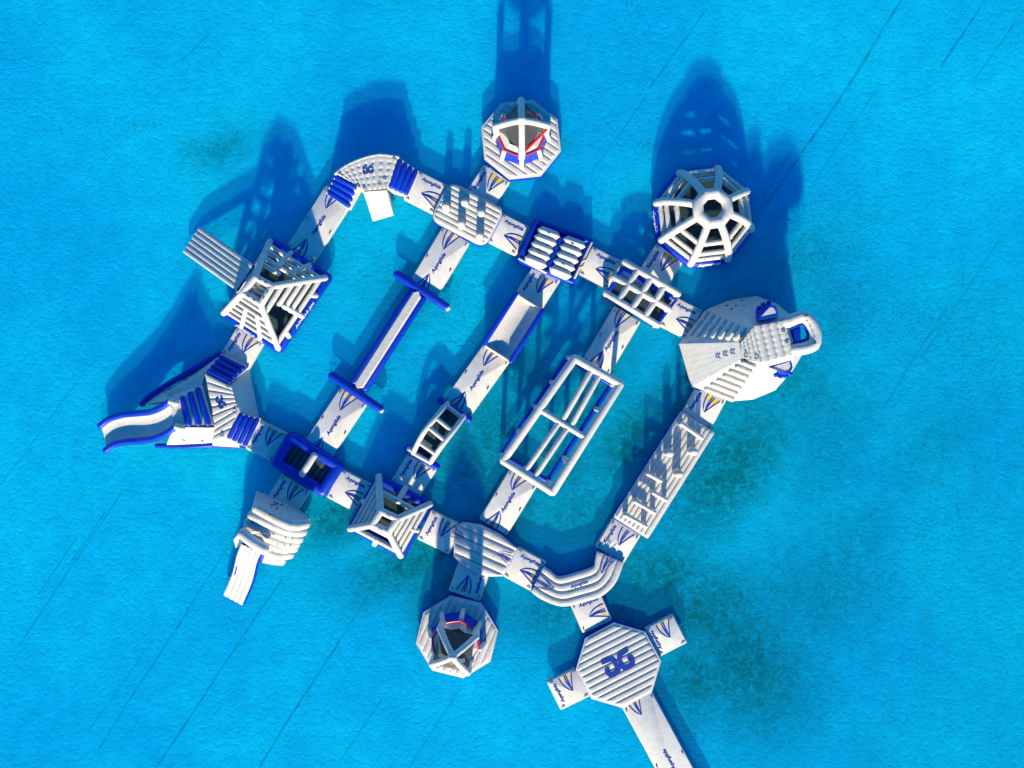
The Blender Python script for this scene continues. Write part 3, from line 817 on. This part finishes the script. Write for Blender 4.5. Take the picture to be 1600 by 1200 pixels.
# ------------------------------------------------------------------ dimpled corner platform
zC = zc(480, 220, 5)
CZ = 1.42
t = thing('corner_platform', zC(480, 280), 'raised dimpled corner platform with two sets of blue steps and a short slide', 'platform')
ar_out = smooth_path([zC(222, 258, CZ), zC(300, 200, CZ), zC(420, 145, CZ), zC(560, 112, CZ), zC(710, 128, CZ)], 3)
ar_in = smooth_path([zC(395, 350, CZ), zC(410, 372, CZ), zC(470, 388, CZ), zC(560, 382, CZ), zC(632, 372, CZ)], 3)
quilt(ar_in, ar_out, 5, 9, .085, t, rib=.15)
edge = ar_out + ar_in[::-1]
be = [Vector((q.x, q.y, -.12)) for q in edge]
loops([be, [q + Vector((0, 0, -.02)) for q in edge]], cap=False).build('body', 'white', t, smooth=False)
tube(ar_out, .10, 10).build('edge_tube', 'white', t)
ramp(t, zC(148, 412, .30), zC(335, 540, .30), zC(395, 350, CZ - .05), zC(225, 262, CZ - .05), rr=.19, margin=.1)
ramp(t, zC(872, 240, .30), zC(782, 435, .30), zC(632, 372, CZ - .05), zC(712, 130, CZ - .05), rr=.19, margin=.1)
a, b, c_, d_ = zC(438, 398, CZ - .05), zC(622, 385, CZ - .05), zC(675, 578, .16), zC(512, 626, .16)
band_ribs(dense([a, d_], 5), dense([b, c_], 5), 5, .07, t, name='slide_tube')
solid(up_face([a, b, c_, d_]), [Vector((q.x, q.y, -.1)) for q in up_face([a, b, c_, d_])]).build('slide_body', 'white', t, smooth=False)
badge(zC(473, 228, CZ + .12), -18, .34, t)
for x, y in ((395, 355), (448, 372), (565, 338), (602, 297), (254, 258), (680, 140)):
    q = zC(x, y, CZ + .1); tube([q + Vector((-.09, .04, 0)), q + Vector((0, 0, .05)), q + Vector((.09, -.04, 0))], .025, 6).build('grab_handle', 'strap', t)
for x, y in ((345, 172), (557, 108)):
    q = zC(x, y, CZ + .05); tube([q, q + Vector((.12, .03, 0))], .05, 6).build('tie_tab', 'gold', t)

# ------------------------------------------------------------------ ribbed decks with obstacles
def knob(t, base, h, r):
    q = base.copy(); tube([q, q + Vector((0, 0, h * .6)), q + Vector((0, 0, h - r * .8))], [r * 1.05, r, r], 14).build('round_post', 'white', t)

t = thing('post_platform', P(732, 337), 'rounded ribbed platform carrying five round-topped white posts', 'platform')
ax, ay = dirs(-27.5); c = P(731, 337, 0)
poly = round_poly([c + ax * (i * 1.98) + ay * (j * 1.42) for i, j in ((-1, -1), (1, -1), (1, 1), (-1, 1))], .75, 6)
slab(poly, -.14, .38, .12).build('hull', 'blue', t)
slab(inset(ccw(poly), .04), .34, .42, .03).build('deck_edge', 'white', t)
ribs(poly, -27.5, .33, .42, .08, t, margin=.12)
for x, y in ((1090, 530), (1235, 500), (1362, 580), (1207, 665), (1350, 755)): knob(t, zC(x, y, .45), 1.0, .24)

t = thing('hurdle_course', P(1036, 740), 'long ribbed platform with hurdles and round posts casting long shadows', 'obstacle course')
zO = zc(920, 600, 4.286)
poly = round_poly([zO(608, 172), zO(838, 322), zO(390, 1035), zO(153, 885)], .16, 3)
slab(poly, -.14, .38, .10).build('hull', 'blue', t)
slab(inset(ccw(poly), .03), .34, .42, .03).build('deck_edge', 'white', t)
ribs(poly, 57.6, .31, .42, .08, t, margin=.10)
for x, y in ((530, 465), (688, 455), (590, 600)): knob(t, zO(x - 6, y - 10, .45), 1.15, .25)
for (x0, y0, x1, y1, h) in ((620, 265, 757, 362, .85), (397, 600, 482, 648, .75), (432, 727, 517, 777, .7), (312, 785, 442, 862, .7), (247, 877, 382, 953, .7)):
    a, b = zO(x0, y0, .45 + h), zO(x1, y1, .45 + h)
    tube([a, b], .145, 12).build('hurdle_bar', 'white', t)
    for f in (.04, .96):
        q = a.lerp(b, f); tube([Vector((q.x, q.y, .45)), q], .16, 10).build('hurdle_post', 'white', t)

t = thing('lens_platform', P(757, 857), 'lens-shaped platform of fat white ribs with blue swoosh prints', 'platform')
zW = zc(520, 720, 4.706)
poly = [zW(*q) for q in ((915, 462), (960, 438), (1090, 456), (1230, 525), (1362, 632), (1312, 740), (1255, 842), (1165, 845), (1085, 832), (985, 785), (888, 700), (890, 590))]
slab(poly, -.14, .36, .10).build('hull', 'blue', t)
slab(inset(ccw(poly), .03), .32, .40, .03).build('deck_edge', 'white', t)
ribs(poly, -24, .52, .40, .14, t, margin=.08)
for (x, y, an, ln) in ((1215, 690, -27, .9), (965, 560, 153, .8)):
    s_, q_ = dirs(an); emblem(zW(x, y, .57), s_, q_, ln, .7, t, lw=.05, fill=None)

t = thing('bent_walkway', P(900, 905), 'bent walkway of four white ribs curving towards the badged float', 'walkway')
zK = zc(780, 800, 5)
KZ = .42
sin_ = [(350, 420), (410, 465), (470, 503), (600, 470), (728, 425), (748, 368), (762, 300)]
sout = [(250, 622), (330, 682), (490, 738), (660, 703), (805, 655), (912, 550), (972, 398)]
I = smooth_path([zK(x, y, KZ) for x, y in sin_], 4); O = smooth_path([zK(x, y, KZ) for x, y in sout], 4)
hullp = [Vector((q.x, q.y, 0)) for q in I + O[::-1]]
hp = ccw(hullp); loops([at(hp, -.14), at(hp, KZ - .08), at(inset(hp, .03), KZ - .01)]).build('hull', 'blue', t, smooth=False)
band_ribs(I, O, 4, .13, t)
rz = lambda x, y: KZ + .145
lettering(zK(625, 570, KZ + .15), *dirs(18), 1.15, .22, t)
s_, q_ = dirs(152); emblem(zK(435, 600, KZ + .15), s_, q_, 1.35, .95, t, lw=.06, fill=None)
s_, q_ = dirs(62); emblem(zK(800, 482, KZ + .15), s_, q_, 1.3, .9, t, lw=.06, fill=None)

# ------------------------------------------------------------------ roller boxes
zF = zc(780, 310, 5)
t = thing('roller_box', zF(430, 420), 'blue framed box holding rows of white pointed rollers', 'roller box')
cor = [zF(278, 158), zF(733, 330), zF(582, 688), zF(132, 500)]
slab(round_poly(cor, .12, 3), -.14, .30, .06).build('hull', 'blue', t)
ic = inset(ccw(cor), .2)
for k in range(4):
    a, b = ic[k], ic[(k + 1) % 4]
    tube([Vector((a.x, a.y, .42)), Vector((b.x, b.y, .42))], .2, 12).build('frame_tube', 'blue' , t)
lt, rt_, rb, lb = zF(300, 205, .75), zF(700, 352, .75), zF(562, 650, .75), zF(175, 480, .75)
def roller(a, b, wv, t):
    d = (b - a).normalized(); L = (b - a).length; u = Vector((0, 0, 1)); rings = []
    for s_, k in ((0, .08), (.16, .75), (.28, 1), (L - .28, 1), (L - .16, .75), (L, .08)):
        c = a + d * s_; rings.append([c + wv * (.31 * k * cx) + u * (.26 * k * cy) for cx, cy in ((-1, -.75), (-1, -.3), (-.62, .55), (-.12, 1), (.12, 1), (.62, .55), (1, -.3), (1, -.75))])
    loops(rings).build('roller', 'white', t)
for k in range(5):
    f = (k + .55) / 5.1
    a = lt.lerp(lb, f); b = rt_.lerp(rb, f); wv = (lb - lt).normalized()
    roller(a.lerp(b, .03), a.lerp(b, .475), wv, t); roller(a.lerp(b, .525), a.lerp(b, .97), wv, t)
    if k < 4:
        f2 = (k + 1.05) / 5.1; m_ = lt.lerp(lb, f2).lerp(rt_.lerp(rb, f2), .5)
        e = (rt_ - lt).normalized()
        loops([[m_ + e * .2 + Vector((0, 0, -.4)), m_ + wv * .32 + Vector((0, 0, -.4)), m_ - e * .2 + Vector((0, 0, -.4)), m_ - wv * .32 + Vector((0, 0, -.4))],
               [m_ + e * .19 + Vector((0, 0, .08)), m_ + wv * .3 + Vector((0, 0, .08)), m_ - e * .19 + Vector((0, 0, .08)), m_ - wv * .3 + Vector((0, 0, .08))]]).build('spacer', 'blue', t, smooth=False)
for x, y in ((375, 262), (562, 350), (305, 425), (490, 508)):
    q = zF(x, y, 1.0); tube([q, q + Vector((.15, -.08, .01))], .03, 6).build('grab_handle', 'black', t)
# white edge pads with swoosh colours at two ends
for (q0, q1) in (((722, 345), (590, 620)), ((155, 470), (365, 580))):
    a, b = zF(*q0, .64), zF(*q1, .64); tube([a, b], .075, 8).build('edge_pad', 'white', t)
for x, y in ((655, 490), (632, 540)):
    q = zF(x, y, .70); tube([q, q + Vector((.16, .06, 0))], .06, 6).build('edge_mark', 'yellow', t)

zX = zc(320, 660, 4)
t = thing('net_box', zX(645, 260), 'blue tube box with a dark net floor and one white roller', 'roller box')
cor = [zX(548, 92, .2), zX(838, 272, .2), zX(738, 428, .2), zX(448, 248, .2)]
for k in range(4):
    a, b = cor[k], cor[(k + 1) % 4]
    tube([Vector((a.x, a.y, .22)), Vector((b.x, b.y, .22))], .36, 16).build('side_tube', 'blue', t)
poly_face(*up_face([Vector((q.x, q.y, .10)) for q in cor])).build('net_floor', 'mesh_floor', t, smooth=False)
for k in range(9):
    f = (k + .5) / 9; a = cor[0].lerp(cor[1], f); b = cor[3].lerp(cor[2], f)
    tube([Vector((a.x, a.y, .12)), Vector((b.x, b.y, .12))], .018, 5).build('net_rope', 'grey', t)
tube([zX(685, 205, .72), zX(608, 325, .72)], .21, 14).build('roller', 'white', t)

# ------------------------------------------------------------------ climbing lattice
t = thing('climbing_lattice', P(1003, 459), 'white tube lattice with eight square openings over a blue base', 'climbing frame')
bs = [zF(960, 545), zF(1395, 790), zF(1225, 1015), zF(815, 755)]
bs = inset(ccw(bs), .10)
for k in range(4):
    a, b = bs[k], bs[(k + 1) % 4]; tube([Vector((a.x, a.y, .10)), Vector((b.x, b.y, .10))], .17, 12).build('base_tube', 'blue', t)
poly_face(*up_face([Vector((q.x, q.y, .05)) for q in bs])).build('net_floor', 'mesh_floor', t, smooth=False)
rows = [((978, 495), (1400, 747)), ((902, 614), (1330, 868)), ((832, 738), (1240, 990))]
def lat(r, f):
    (x0, y0), (x1, y1) = rows[r]; z = .55 + .85 * math.sin(math.pi * (.12 + .76 * f)); return zF(x0 + (x1 - x0) * f, y0 + (y1 - y0) * f, z)
for r in range(3): tube(smooth_path([lat(r, f / 6) for f in range(7)], 3), .205, 12).build('long_tube', 'white', t)
for f in (.25, .5, .74):
    for r in range(2): tube([lat(r, f), lat(r + 1, f)], .195, 12).build('cross_tube', 'white', t)
for r in range(3):
    for f in (.02, .98):
        q = lat(r, f); tube([Vector((q.x, q.y, .1)), q], .17, 12).build('upright', 'white', t)

# ------------------------------------------------------------------ balance beam
zB = zc(480, 380, 4.285)
t = thing('balance_beam', zB(540, 650), 'long white balance beam with blue side tubes and blue crossbar ends', 'balance beam')
tube([zB(600, 208, .25), zB(930, 425, .25)], .27, 14).build('crossbar', 'blue', t)
tube([zB(165, 885, .25), zB(488, 1110, .25)], .27, 14).build('crossbar', 'blue', t)
for (x, y) in ((938, 432), (494, 1116)):
    q = zB(x, y, .25); tube([q, q + Vector((.03, -.02, 0))], .2, 12).build('end_cap', 'white', t)
a, b = zB(735, 345, .42), zB(348, 950, .42); d = (b - a).normalized(); nn = Vector((-d.y, d.x, 0))
for sg in (-1, 1): tube([a + nn * .40 * sg + Vector((0, 0, -.2)), b + nn * .40 * sg + Vector((0, 0, -.2))], .25, 14).build('side_tube', 'blue', t)
rings = []
for s_, k in ((-.22, .05), (0, 1), ((b - a).length, 1), ((b - a).length + .22, .05)):
    c = a + d * s_; rings.append([c + nn * .31 * k + Vector((0, 0, -.3)), c + nn * .31 * k + Vector((0, 0, .04)), c + nn * .22 * k + Vector((0, 0, .12)), c - nn * .22 * k + Vector((0, 0, .12)), c - nn * .31 * k + Vector((0, 0, .04)), c - nn * .31 * k + Vector((0, 0, -.3))])
loops(rings).build('beam', 'white', t)

# ------------------------------------------------------------------ half-pipe
zH = zc(600, 400, 3.529)
t = thing('half_pipe', zH(710, 400), 'white trough half-pipe with blue side rails', 'half-pipe')
l0, r0, r1, l1 = zH(728, 208, 1.0), zH(876, 300, 1.0), zH(700, 580, 1.0), zH(548, 488, 1.0)
N, K = 8, 12; vs = []
for i in range(N + 1):
    a, b = l0.lerp(l1, i / N), r0.lerp(r1, i / N)
    for k in range(K + 1):
        f = k / K; q = a.lerp(b, f); q.z -= .42 * math.sin(math.pi * f) ** .8 + (.025 if k % 2 else 0); vs.append(q)
fs = [(i * (K + 1) + k, (i + 1) * (K + 1) + k, (i + 1) * (K + 1) + k + 1, i * (K + 1) + k + 1) for i in range(N) for k in range(K)]
MB().add(vs, fs).build('trough', 'white', t)
tube([l0, l1], .16, 12).build('rail', 'blue', t); tube([r0, r1], .16, 12).build('rail', 'blue', t)
top4 = [q + Vector((0, 0, -.05)) for q in (l0, l1, r1, r0)]
loops([[Vector((q.x, q.y, -.12)) for q in top4], top4], cap=False).build('side_wall', 'white', t, smooth=False)
for a, b in ((l1, r1), (l0, r0)):
    pts = [a.lerp(b, k / 8) + Vector((0, 0, -.40 * math.sin(math.pi * k / 8) ** .8)) for k in range(9)]
    tube(pts, .11, 10).build('end_lip', 'white', t)

# ------------------------------------------------------------------ arched ladder bridge
t = thing('ladder_bridge', P(684, 677), 'arched white ladder bridge between two blue crossbars', 'bridge')
tube([zH(308, 795, .25), zH(470, 900, .25)], .24, 14).build('crossbar', 'blue', t)
tube([zH(128, 1062, .25), zH(292, 1162, .25)], .24, 14).build('crossbar', 'blue', t)
tube([zH(135, 1065, .42), zH(160, 1075, .42)], .17, 12).build('end_cap', 'white', t)
Lr = [(352, 812, .5), (285, 890, 1.1), (215, 978, 1.15), (160, 1085, .5)]; Rr = [(440, 882, .5), (378, 968, 1.1), (312, 1055, 1.15), (255, 1138, .5)]
LP = smooth_path([zH(*q) for q in Lr], 5); RP = smooth_path([zH(*q) for q in Rr], 5)
tube(LP, .17, 12).build('rail', 'white', t); tube(RP, .17, 12).build('rail', 'white', t)
for k in (1, 5, 8, 12, 15): tube([LP[k], RP[k]], .135, 12).build('rung', 'white', t)
lo = Vector((0, 0, -.42))
MB().add([q + lo for q in LP] + [q + lo for q in RP], [(i, i + 1, len(LP) + i + 1, len(LP) + i) for i in range(len(LP) - 1)]).build('net_floor', 'mesh_floor', t)

# ------------------------------------------------------------------ monkey-bar frame
zM = zc(740, 530, 4.446)
t = thing('monkey_bar_frame', P(878, 663), 'large raised white tube frame with two monkey-bar runs over blue floats', 'monkey bars')
MZ = 2.0
fr = [zM(702, 132, MZ), zM(1018, 312, MZ), zM(548, 1062, MZ), zM(206, 842, MZ)]
for k in range(4): tube([fr[k], fr[(k + 1) % 4]], .25, 14).build('frame_tube', 'white', t)
m0, m1 = zM(460, 487, MZ), zM(788, 690, MZ)
tube([m0, m1], .19, 14).build('cross_tube', 'white', t)
for (x0, y0, x1, y1), (x2, y2, x3, y3) in (((828, 200, 628, 548), (885, 232, 688, 585)), ((588, 588, 358, 918), (645, 628, 425, 955))):
    a, b, c, d = zM(x0, y0, MZ), zM(x1, y1, MZ), zM(x2, y2, MZ), zM(x3, y3, MZ)
    tube([a, b], .165, 12).build('bar_tube', 'white', t); tube([c, d], .165, 12).build('bar_tube', 'white', t)
    for k in range(9):
        f = (k + .5) / 9; tube([a.lerp(b, f), c.lerp(d, f)], .022, 6).build('hand_bar', 'black', t)
bz = .12
base = [zM(650, 130, bz), zM(955, 315, bz), zM(515, 985, bz), zM(195, 800, bz)]
for k in range(4): tube([base[k], base[(k + 1) % 4]], .16, 12).build('base_tube', 'blue', t)
for k in range(4):
    for f in ((0, .25, .5, .75) if k % 2 else (0, .5)):
        q = base[k].lerp(base[(k + 1) % 4], f); p = fr[k].lerp(fr[(k + 1) % 4], f)
        tube([q, p], .15, 10).build('upright', 'white', t)

# ------------------------------------------------------------------ stacked-tube slide
zU = zc(345, 750, 6)
t = thing('tube_stack_slide', zU(500, 450), 'slide tower of stacked white tubes with a ribbed slide at its side', 'water slide')
# (left end, right end, height)
rowsU = [((335, 262), (640, 420), (795, 408), 2.1), ((292, 330), (620, 470), (770, 478), 1.95), ((262, 392), (590, 520), (735, 545), 1.7), ((255, 440), (560, 580), (705, 590), 1.35), ((300, 520), (540, 630), (690, 632), 1.0), ((400, 640), (540, 700), (650, 690), .65)]
for a, m_, b, z in rowsU:
    tube(smooth_path([zU(*a, z), zU(*m_, z - .1), zU(*b, max(z - .75, .45))], 3), .33, 14).build('stack_tube', 'white', t)
solid(up_face([zU(385, 775, .4), zU(420, 660, .7), zU(640, 680, .7), zU(580, 805, .4), zU(480, 800, .4)]), [Vector((q.x, q.y, -.1)) for q in up_face([zU(385, 775, .4), zU(420, 660, .7), zU(640, 680, .7), zU(580, 805, .4), zU(480, 800, .4)])]).build('foot_pad', 'white', t, smooth=False)
# climbing wall on the far side, and the body under the tubes
wall_t = [zU(300, 235, 2.1), zU(480, 320, 2.2), zU(640, 400, 2.1), zU(802, 385, 1.4)]
wall_b = [zU(335, 98, .1), zU(470, 150, .1), zU(650, 215, .1), zU(808, 335, .1)]
MB().add(wall_t + wall_b, [(0, 1, 5, 4), (1, 2, 6, 5), (2, 3, 7, 6)]).build('climbing_wall', 'white', t, smooth=False)
body_t = [zU(320, 265, 2.0), zU(640, 400, 1.9), zU(790, 390, 1.2), zU(640, 690, .5), zU(425, 665, 1.0), zU(225, 505, 1.7), zU(240, 430, 1.7)]
solid(up_face(body_t), [Vector((q.x, q.y, -.1)) for q in up_face(body_t)]).build('body', 'white', t, smooth=False)
for x, y, z in ((485, 240, 1.05), (515, 270, 1.35), (455, 265, 1.4), (520, 225, .9), (565, 230, .7), (495, 215, .75), (465, 235, 1.1)):
    q = zU(x, y, z + .05); tube([q, q + Vector((.1, .04, .02))], .05, 6).build('climbing_hold', 'navy', t)
q = zU(540, 303, 1.9); tube([q, q + Vector((.18, -.04, 0))], .06, 8).build('valve_patch', 'letter', t)
for x, y, z in ((298, 395, 2.02), (490, 505, 2.0), (440, 605, 1.35), (465, 325, 2.42)):
    q = zU(x, y, z + .05); tube([q - Vector((.09, -.03, 0)), q + Vector((0, 0, .05)), q + Vector((.09, -.03, 0))], .03, 6).build('grab_handle', 'black', t)
for x0, y0, x1, y1, z in ((425, 300, 415, 345, 2.44), (500, 340, 490, 385, 2.44)):
    tube([zU(x0, y0, z), zU((x0 + x1) / 2, (y0 + y1) / 2, z + .03), zU(x1, y1, z - .02)], .025, 6).build('tie_strap', 'gold', t)
for x, y in ((610, 540), (675, 540), (530, 610), (600, 615), (655, 610)):
    q = zU(x, y, 2.0 if y < 560 else 1.6); tube([q + Vector((0, .1, 0)), q - Vector((.02, .1, .02))], .022, 6).build('tie_strap', 'black', t)
lettering(zU(555, 740, .62), *dirs(172), .85, .2, t)
# side slide with its header
tube(smooth_path([zU(205, 500, 2.2), zU(300, 580, 2.3), zU(410, 650, 2.2)], 3), .34, 14).build('slide_header', 'white', t)
solid(up_face([zU(240, 420, 1.9), zU(120, 560, 1.2), zU(140, 640, .9), zU(200, 600, 1.9)]), [Vector((q.x, q.y, -.1)) for q in up_face([zU(240, 420, 1.9), zU(120, 560, 1.2), zU(140, 640, .9), zU(200, 600, 1.9)])]).build('side_wing', 'white', t, smooth=False)
ins = smooth_path([zU(190, 595, 1.95), zU(150, 700, 1.55), zU(105, 880, .8), zU(22, 1075, .16)], 4)
outs = smooth_path([zU(375, 685, 1.95), zU(335, 780, 1.55), zU(290, 960, .8), zU(200, 1172, .16)], 4)
band_ribs(ins, outs, 4, .07, t, name='slide_tube')
lw_ = Vector((0, 0, -.28)); n = len(ins)
MB().add([q for i in range(n) for q in (ins[i], ins[i] + lw_, outs[i] + lw_ + Vector((.1, 0, 0)), outs[i])], [(i * 4 + k, i * 4 + k + 1, i * 4 + 5 + k, i * 4 + 4 + k) for i in range(n - 1) for k in range(3)]).build('slide_body', 'blue', t, smooth=False)
s_ = (ins[5] - ins[9]).normalized(); lettering(ins[7].lerp(outs[7], .15) + Vector((0, 0, .09)), s_, Vector((-s_.y, s_.x, 0)), .85, .2, t)
solid(up_face([zU(345, 770, .5), zU(375, 680, 1.9), zU(425, 665, .8), zU(385, 780, .4)]), [Vector((q.x, q.y, -.1)) for q in up_face([zU(345, 770, .5), zU(375, 680, 1.9), zU(425, 665, .8), zU(385, 780, .4)])]).build('hull_panel', 'blue', t, smooth=False)

# ------------------------------------------------------------------ climbing mountain
zR = zc(1055, 465, 6.809)
from mathutils.bvhtree import BVHTree
def on_surface(objs, p, lift=.03):
    best = None; o = Vector((0, 0, H)); d = (p - o).normalized()
    for ob in objs:
        me = ob.data; off = ob.parent.location
        tr = BVHTree.FromPolygons([v.co + off for v in me.vertices], [tuple(q.vertices) for q in me.polygons])
        h = tr.ray_cast(o, d)
        if h[0] is not None and (best is None or h[3] < best[1]): best = (h[0], h[3])
    return (best[0] - d * lift) if best else None
t = thing('climbing_mountain', zR(700, 550), 'huge white climbing mountain with quilted top deck and tube stairs', 'climbing mountain')
TZ = 3.6
L0, L1 = zR(40, 492, .25), zR(172, 955, .25)
R0, R1 = zR(680, 475, 3.3), zR(715, 655, 3.3)
S0, S1, S2 = zR(300, 985, .3), zR(625, 1100, .25), zR(868, 715, 3.2)
quilt([L1, R1], [L0, R0], 7, 12, .022, t, name='ramp_face', sub=5)
poly_face(L1, S0, R1).build('ramp_face', 'white', t, smooth=False)
poly_face(*up_face([S0, S1, S2, R1])).build('stair_face', 'white', t, smooth=False)
for k in range(7):
    f = (k + .35) / 7
    a = zR(330 + (722 - 330) * k / 6, 972 + (690 - 972) * k / 6, .55 + 2.72 * k / 6)
    b = zR(610 + (838 - 610) * k / 6, 1082 + (738 - 1082) * k / 6, .46 + 2.72 * k / 6)
    st = tube([a, a.lerp(b, .5), b], .17, 12).build('stair_tube', 'white', t)
    q = a.lerp(b, .55) + Vector((0, 0, .17)); tube([q, q + (b - a).normalized() * .18], .02, 5).build('grab_handle', 'grey', st)
N0, N1 = zR(345, 120, .2), zR(752, 318, 3.2)
poly_face(*up_face([L0, R0, N1, N0])).build('stair_face', 'white', t, smooth=False)
for k in range(7):
    a = zR(172 + (640 - 172) * k / 6, 398 + (432 - 398) * k / 6, .45 + 2.75 * k / 6)
    b = zR(335 + (728 - 335) * k / 6, 165 + (335 - 165) * k / 6, .40 + 2.75 * k / 6)
    st = tube([a, a.lerp(b, .5), b], .19, 12).build('stair_tube', 'white', t)
    q = a.lerp(b, .62) + Vector((0, 0, .16)); tube([q, q + (b - a).normalized() * .2], .045, 6).build('grab_handle', 'letter', st)
# sloping sides down to the water
E0, E1 = zR(1158, 248, TZ - .05), zR(1262, 605, TZ - .05)
G = zR(925, 692, TZ - .05); Gn = zR(832, 308, TZ - .05)
wS = [S1, zR(835, 1085, -.05), zR(1062, 990, -.05), zR(1255, 770, -.05), zR(1365, 585, -.05)]
vs = wS + [S2, G, E1]
MB().add(vs, [(0, 1, 5), (1, 2, 6, 5), (2, 3, 7, 6), (3, 4, 7)]).build('side_face', 'white', t, smooth=False)
wN = [N0, zR(600, 20, -.05), zR(860, -20, -.05), zR(1080, 60, -.05), zR(1250, 200, -.05)]
MB().add(wN + [N1, Gn, E0], [(0, 5, 1), (1, 5, 6, 2), (2, 6, 7, 3), (3, 7, 4)]).build('side_face', 'white', t, smooth=False)
poly_face(zR(1250, 200, -.05), zR(1365, 585, -.05), E1, E0).build('back_face', 'white', t, smooth=False)
poly_face(R1, S2, G).build('side_face', 'white', t, smooth=False)
poly_face(R0, Gn, N1).build('side_face', 'white', t, smooth=False)
quilt([zR(705, 645, TZ), zR(925, 692, TZ), E1 + Vector((0, 0, .05))], [zR(692, 478, TZ), zR(832, 308, TZ), E0 + Vector((0, 0, .05))], 6, 8, .10, t, name='quilted_deck', rib=.65)
# curved end bumper with an opening
pt_ = [zR(1185, 262, TZ), zR(1370, 205, TZ), zR(1478, 335, TZ), zR(1468, 505, TZ), zR(1275, 558, TZ)]
pt_ = [Vector(q) for q in smooth_path(pt_, 4)]
tube(pt_, .36, 14).build('end_bumper', 'white', t)
tube([q + Vector((.10, 0, -.34)) for q in pt_], .36, 14).build('bumper_base', 'blue', t)
tube(smooth_path([zR(1200, 335, TZ - .1), zR(1340, 292, TZ - .1), zR(1400, 350, TZ - .1), zR(1400, 440, TZ - .1), zR(1260, 480, TZ - .1)], 4), .09, 10).build('opening_trim', 'blue', t)
solid(up_face([zR(1170, 300, 2.4), zR(1330, 290, 2.4), zR(1335, 460, 2.4), zR(1230, 500, 2.4)]), [Vector((q.x, q.y, 2.1)) for q in up_face([zR(1170, 300, 2.4), zR(1330, 290, 2.4), zR(1335, 460, 2.4), zR(1230, 500, 2.4)])]).build('slide_entry', 'blue', t, smooth=False)
for k in range(4):
    q = zR(1395 + k * 28, 255 + k * 55, TZ + .36); tube([q, q + Vector((.28, .08 - .06 * k, -.12))], .025, 6).build('seam_fold', 'grey', t)
# side pads, white on top and blue below
for sgn, pts, ed in ((1, [(872, 240), (1000, 95), (1050, 100), (1082, 150), (1085, 190)], [(840, 240), (860, 120), (985, 60), (1075, 95), (1095, 190)]),
                     (-1, [(1000, 742), (1220, 672), (1240, 740), (1215, 790), (1170, 800)], [(990, 745), (1225, 665), (1252, 745), (1195, 850), (1060, 845)])):
    zt_, zb_ = (3.9, 2.0) if sgn > 0 else (2.95, 1.6)
    tp = [zR(x, y, zt_) for x, y in pts]; bt = [zR(x, y, zb_) for x, y in ed]
    tp2 = up_face(tp); 
    if tp2 is not tp: bt = bt[::-1]
    loops([bt, [q + Vector((0, 0, -.05)) for q in tp2]]).build('side_pad', 'blue', t, smooth=False)
    poly_face(*tp2).build('pad_top', 'white', t, smooth=False)
    tube(tp2 + [tp2[0]], .06, 8).build('pad_trim', 'blue', t)
for x, y in ((1060, 830), (1110, 845), (1165, 840), (1210, 815), (880, 110), (925, 75), (985, 55)):
    q = zR(x, y, 2.0 if y > 400 else 2.6); tube([q, q + Vector((.12, .03, .03))], .11, 8).build('pad_loop', 'blue', t)
# arrows up the ramp and small printed holds
faces_ = [o for o in t.children if o.name.split('.')[0] in ('ramp_face', 'side_face')]
def lay(pts, wd, name, m):
    q = [on_surface(faces_, p) for p in pts]
    if None not in q: stroke(q, wd).build(name, m, t, smooth=False)
for k in range(3):
    for j in range(2):
        x, y = 430 + 78 * k + j * 26, 622 - 22 * k
        lay([zR(x + 22, y - 26), zR(x + 11, y - 13), zR(x, y), zR(x + 12, y + 11), zR(x + 24, y + 22)], .07, 'arrow_mark', 'navy')
for x, y in ((820, 1030), (850, 975), (905, 980), (915, 910), (960, 935), (985, 990), (920, 870), (930, 830), (870, 945)):
    lay([zR(x + 15 * math.cos(R(a_)), y + 12 * math.sin(R(a_))) for a_ in range(0, 361, 45)], .05, 'climbing_hold', 'grey')
for x, y in ((700, 30), (640, 90), (540, 90), (720, 95), (690, 140), (730, 175), (750, 210), (590, 125)):
    q = on_surface(faces_, zR(x, y))
    if q: tube([q, q + Vector((.1, .03, .02))], .05, 6).build('climbing_hold', 'navy', t)
for x, y in ((755, 625), (870, 648), (1150, 362), (1185, 482)):
    q = zR(x, y, TZ + .13); tube([q - Vector((.09, 0, 0)), q + Vector((0, .01, .04)), q + Vector((.09, .03, 0))], .03, 6).build('grab_handle', 'black', t)
for x, y in ((1395, 195), (1480, 488)):
    q = zR(x, y, TZ + .36); tube([q - Vector((.09, .02, 0)), q + Vector((0, 0, .04)), q + Vector((.09, .03, 0))], .03, 6).build('grab_handle', 'black', t)
for o in bpy.data.objects:
    if '_o' in o: del o['_o']
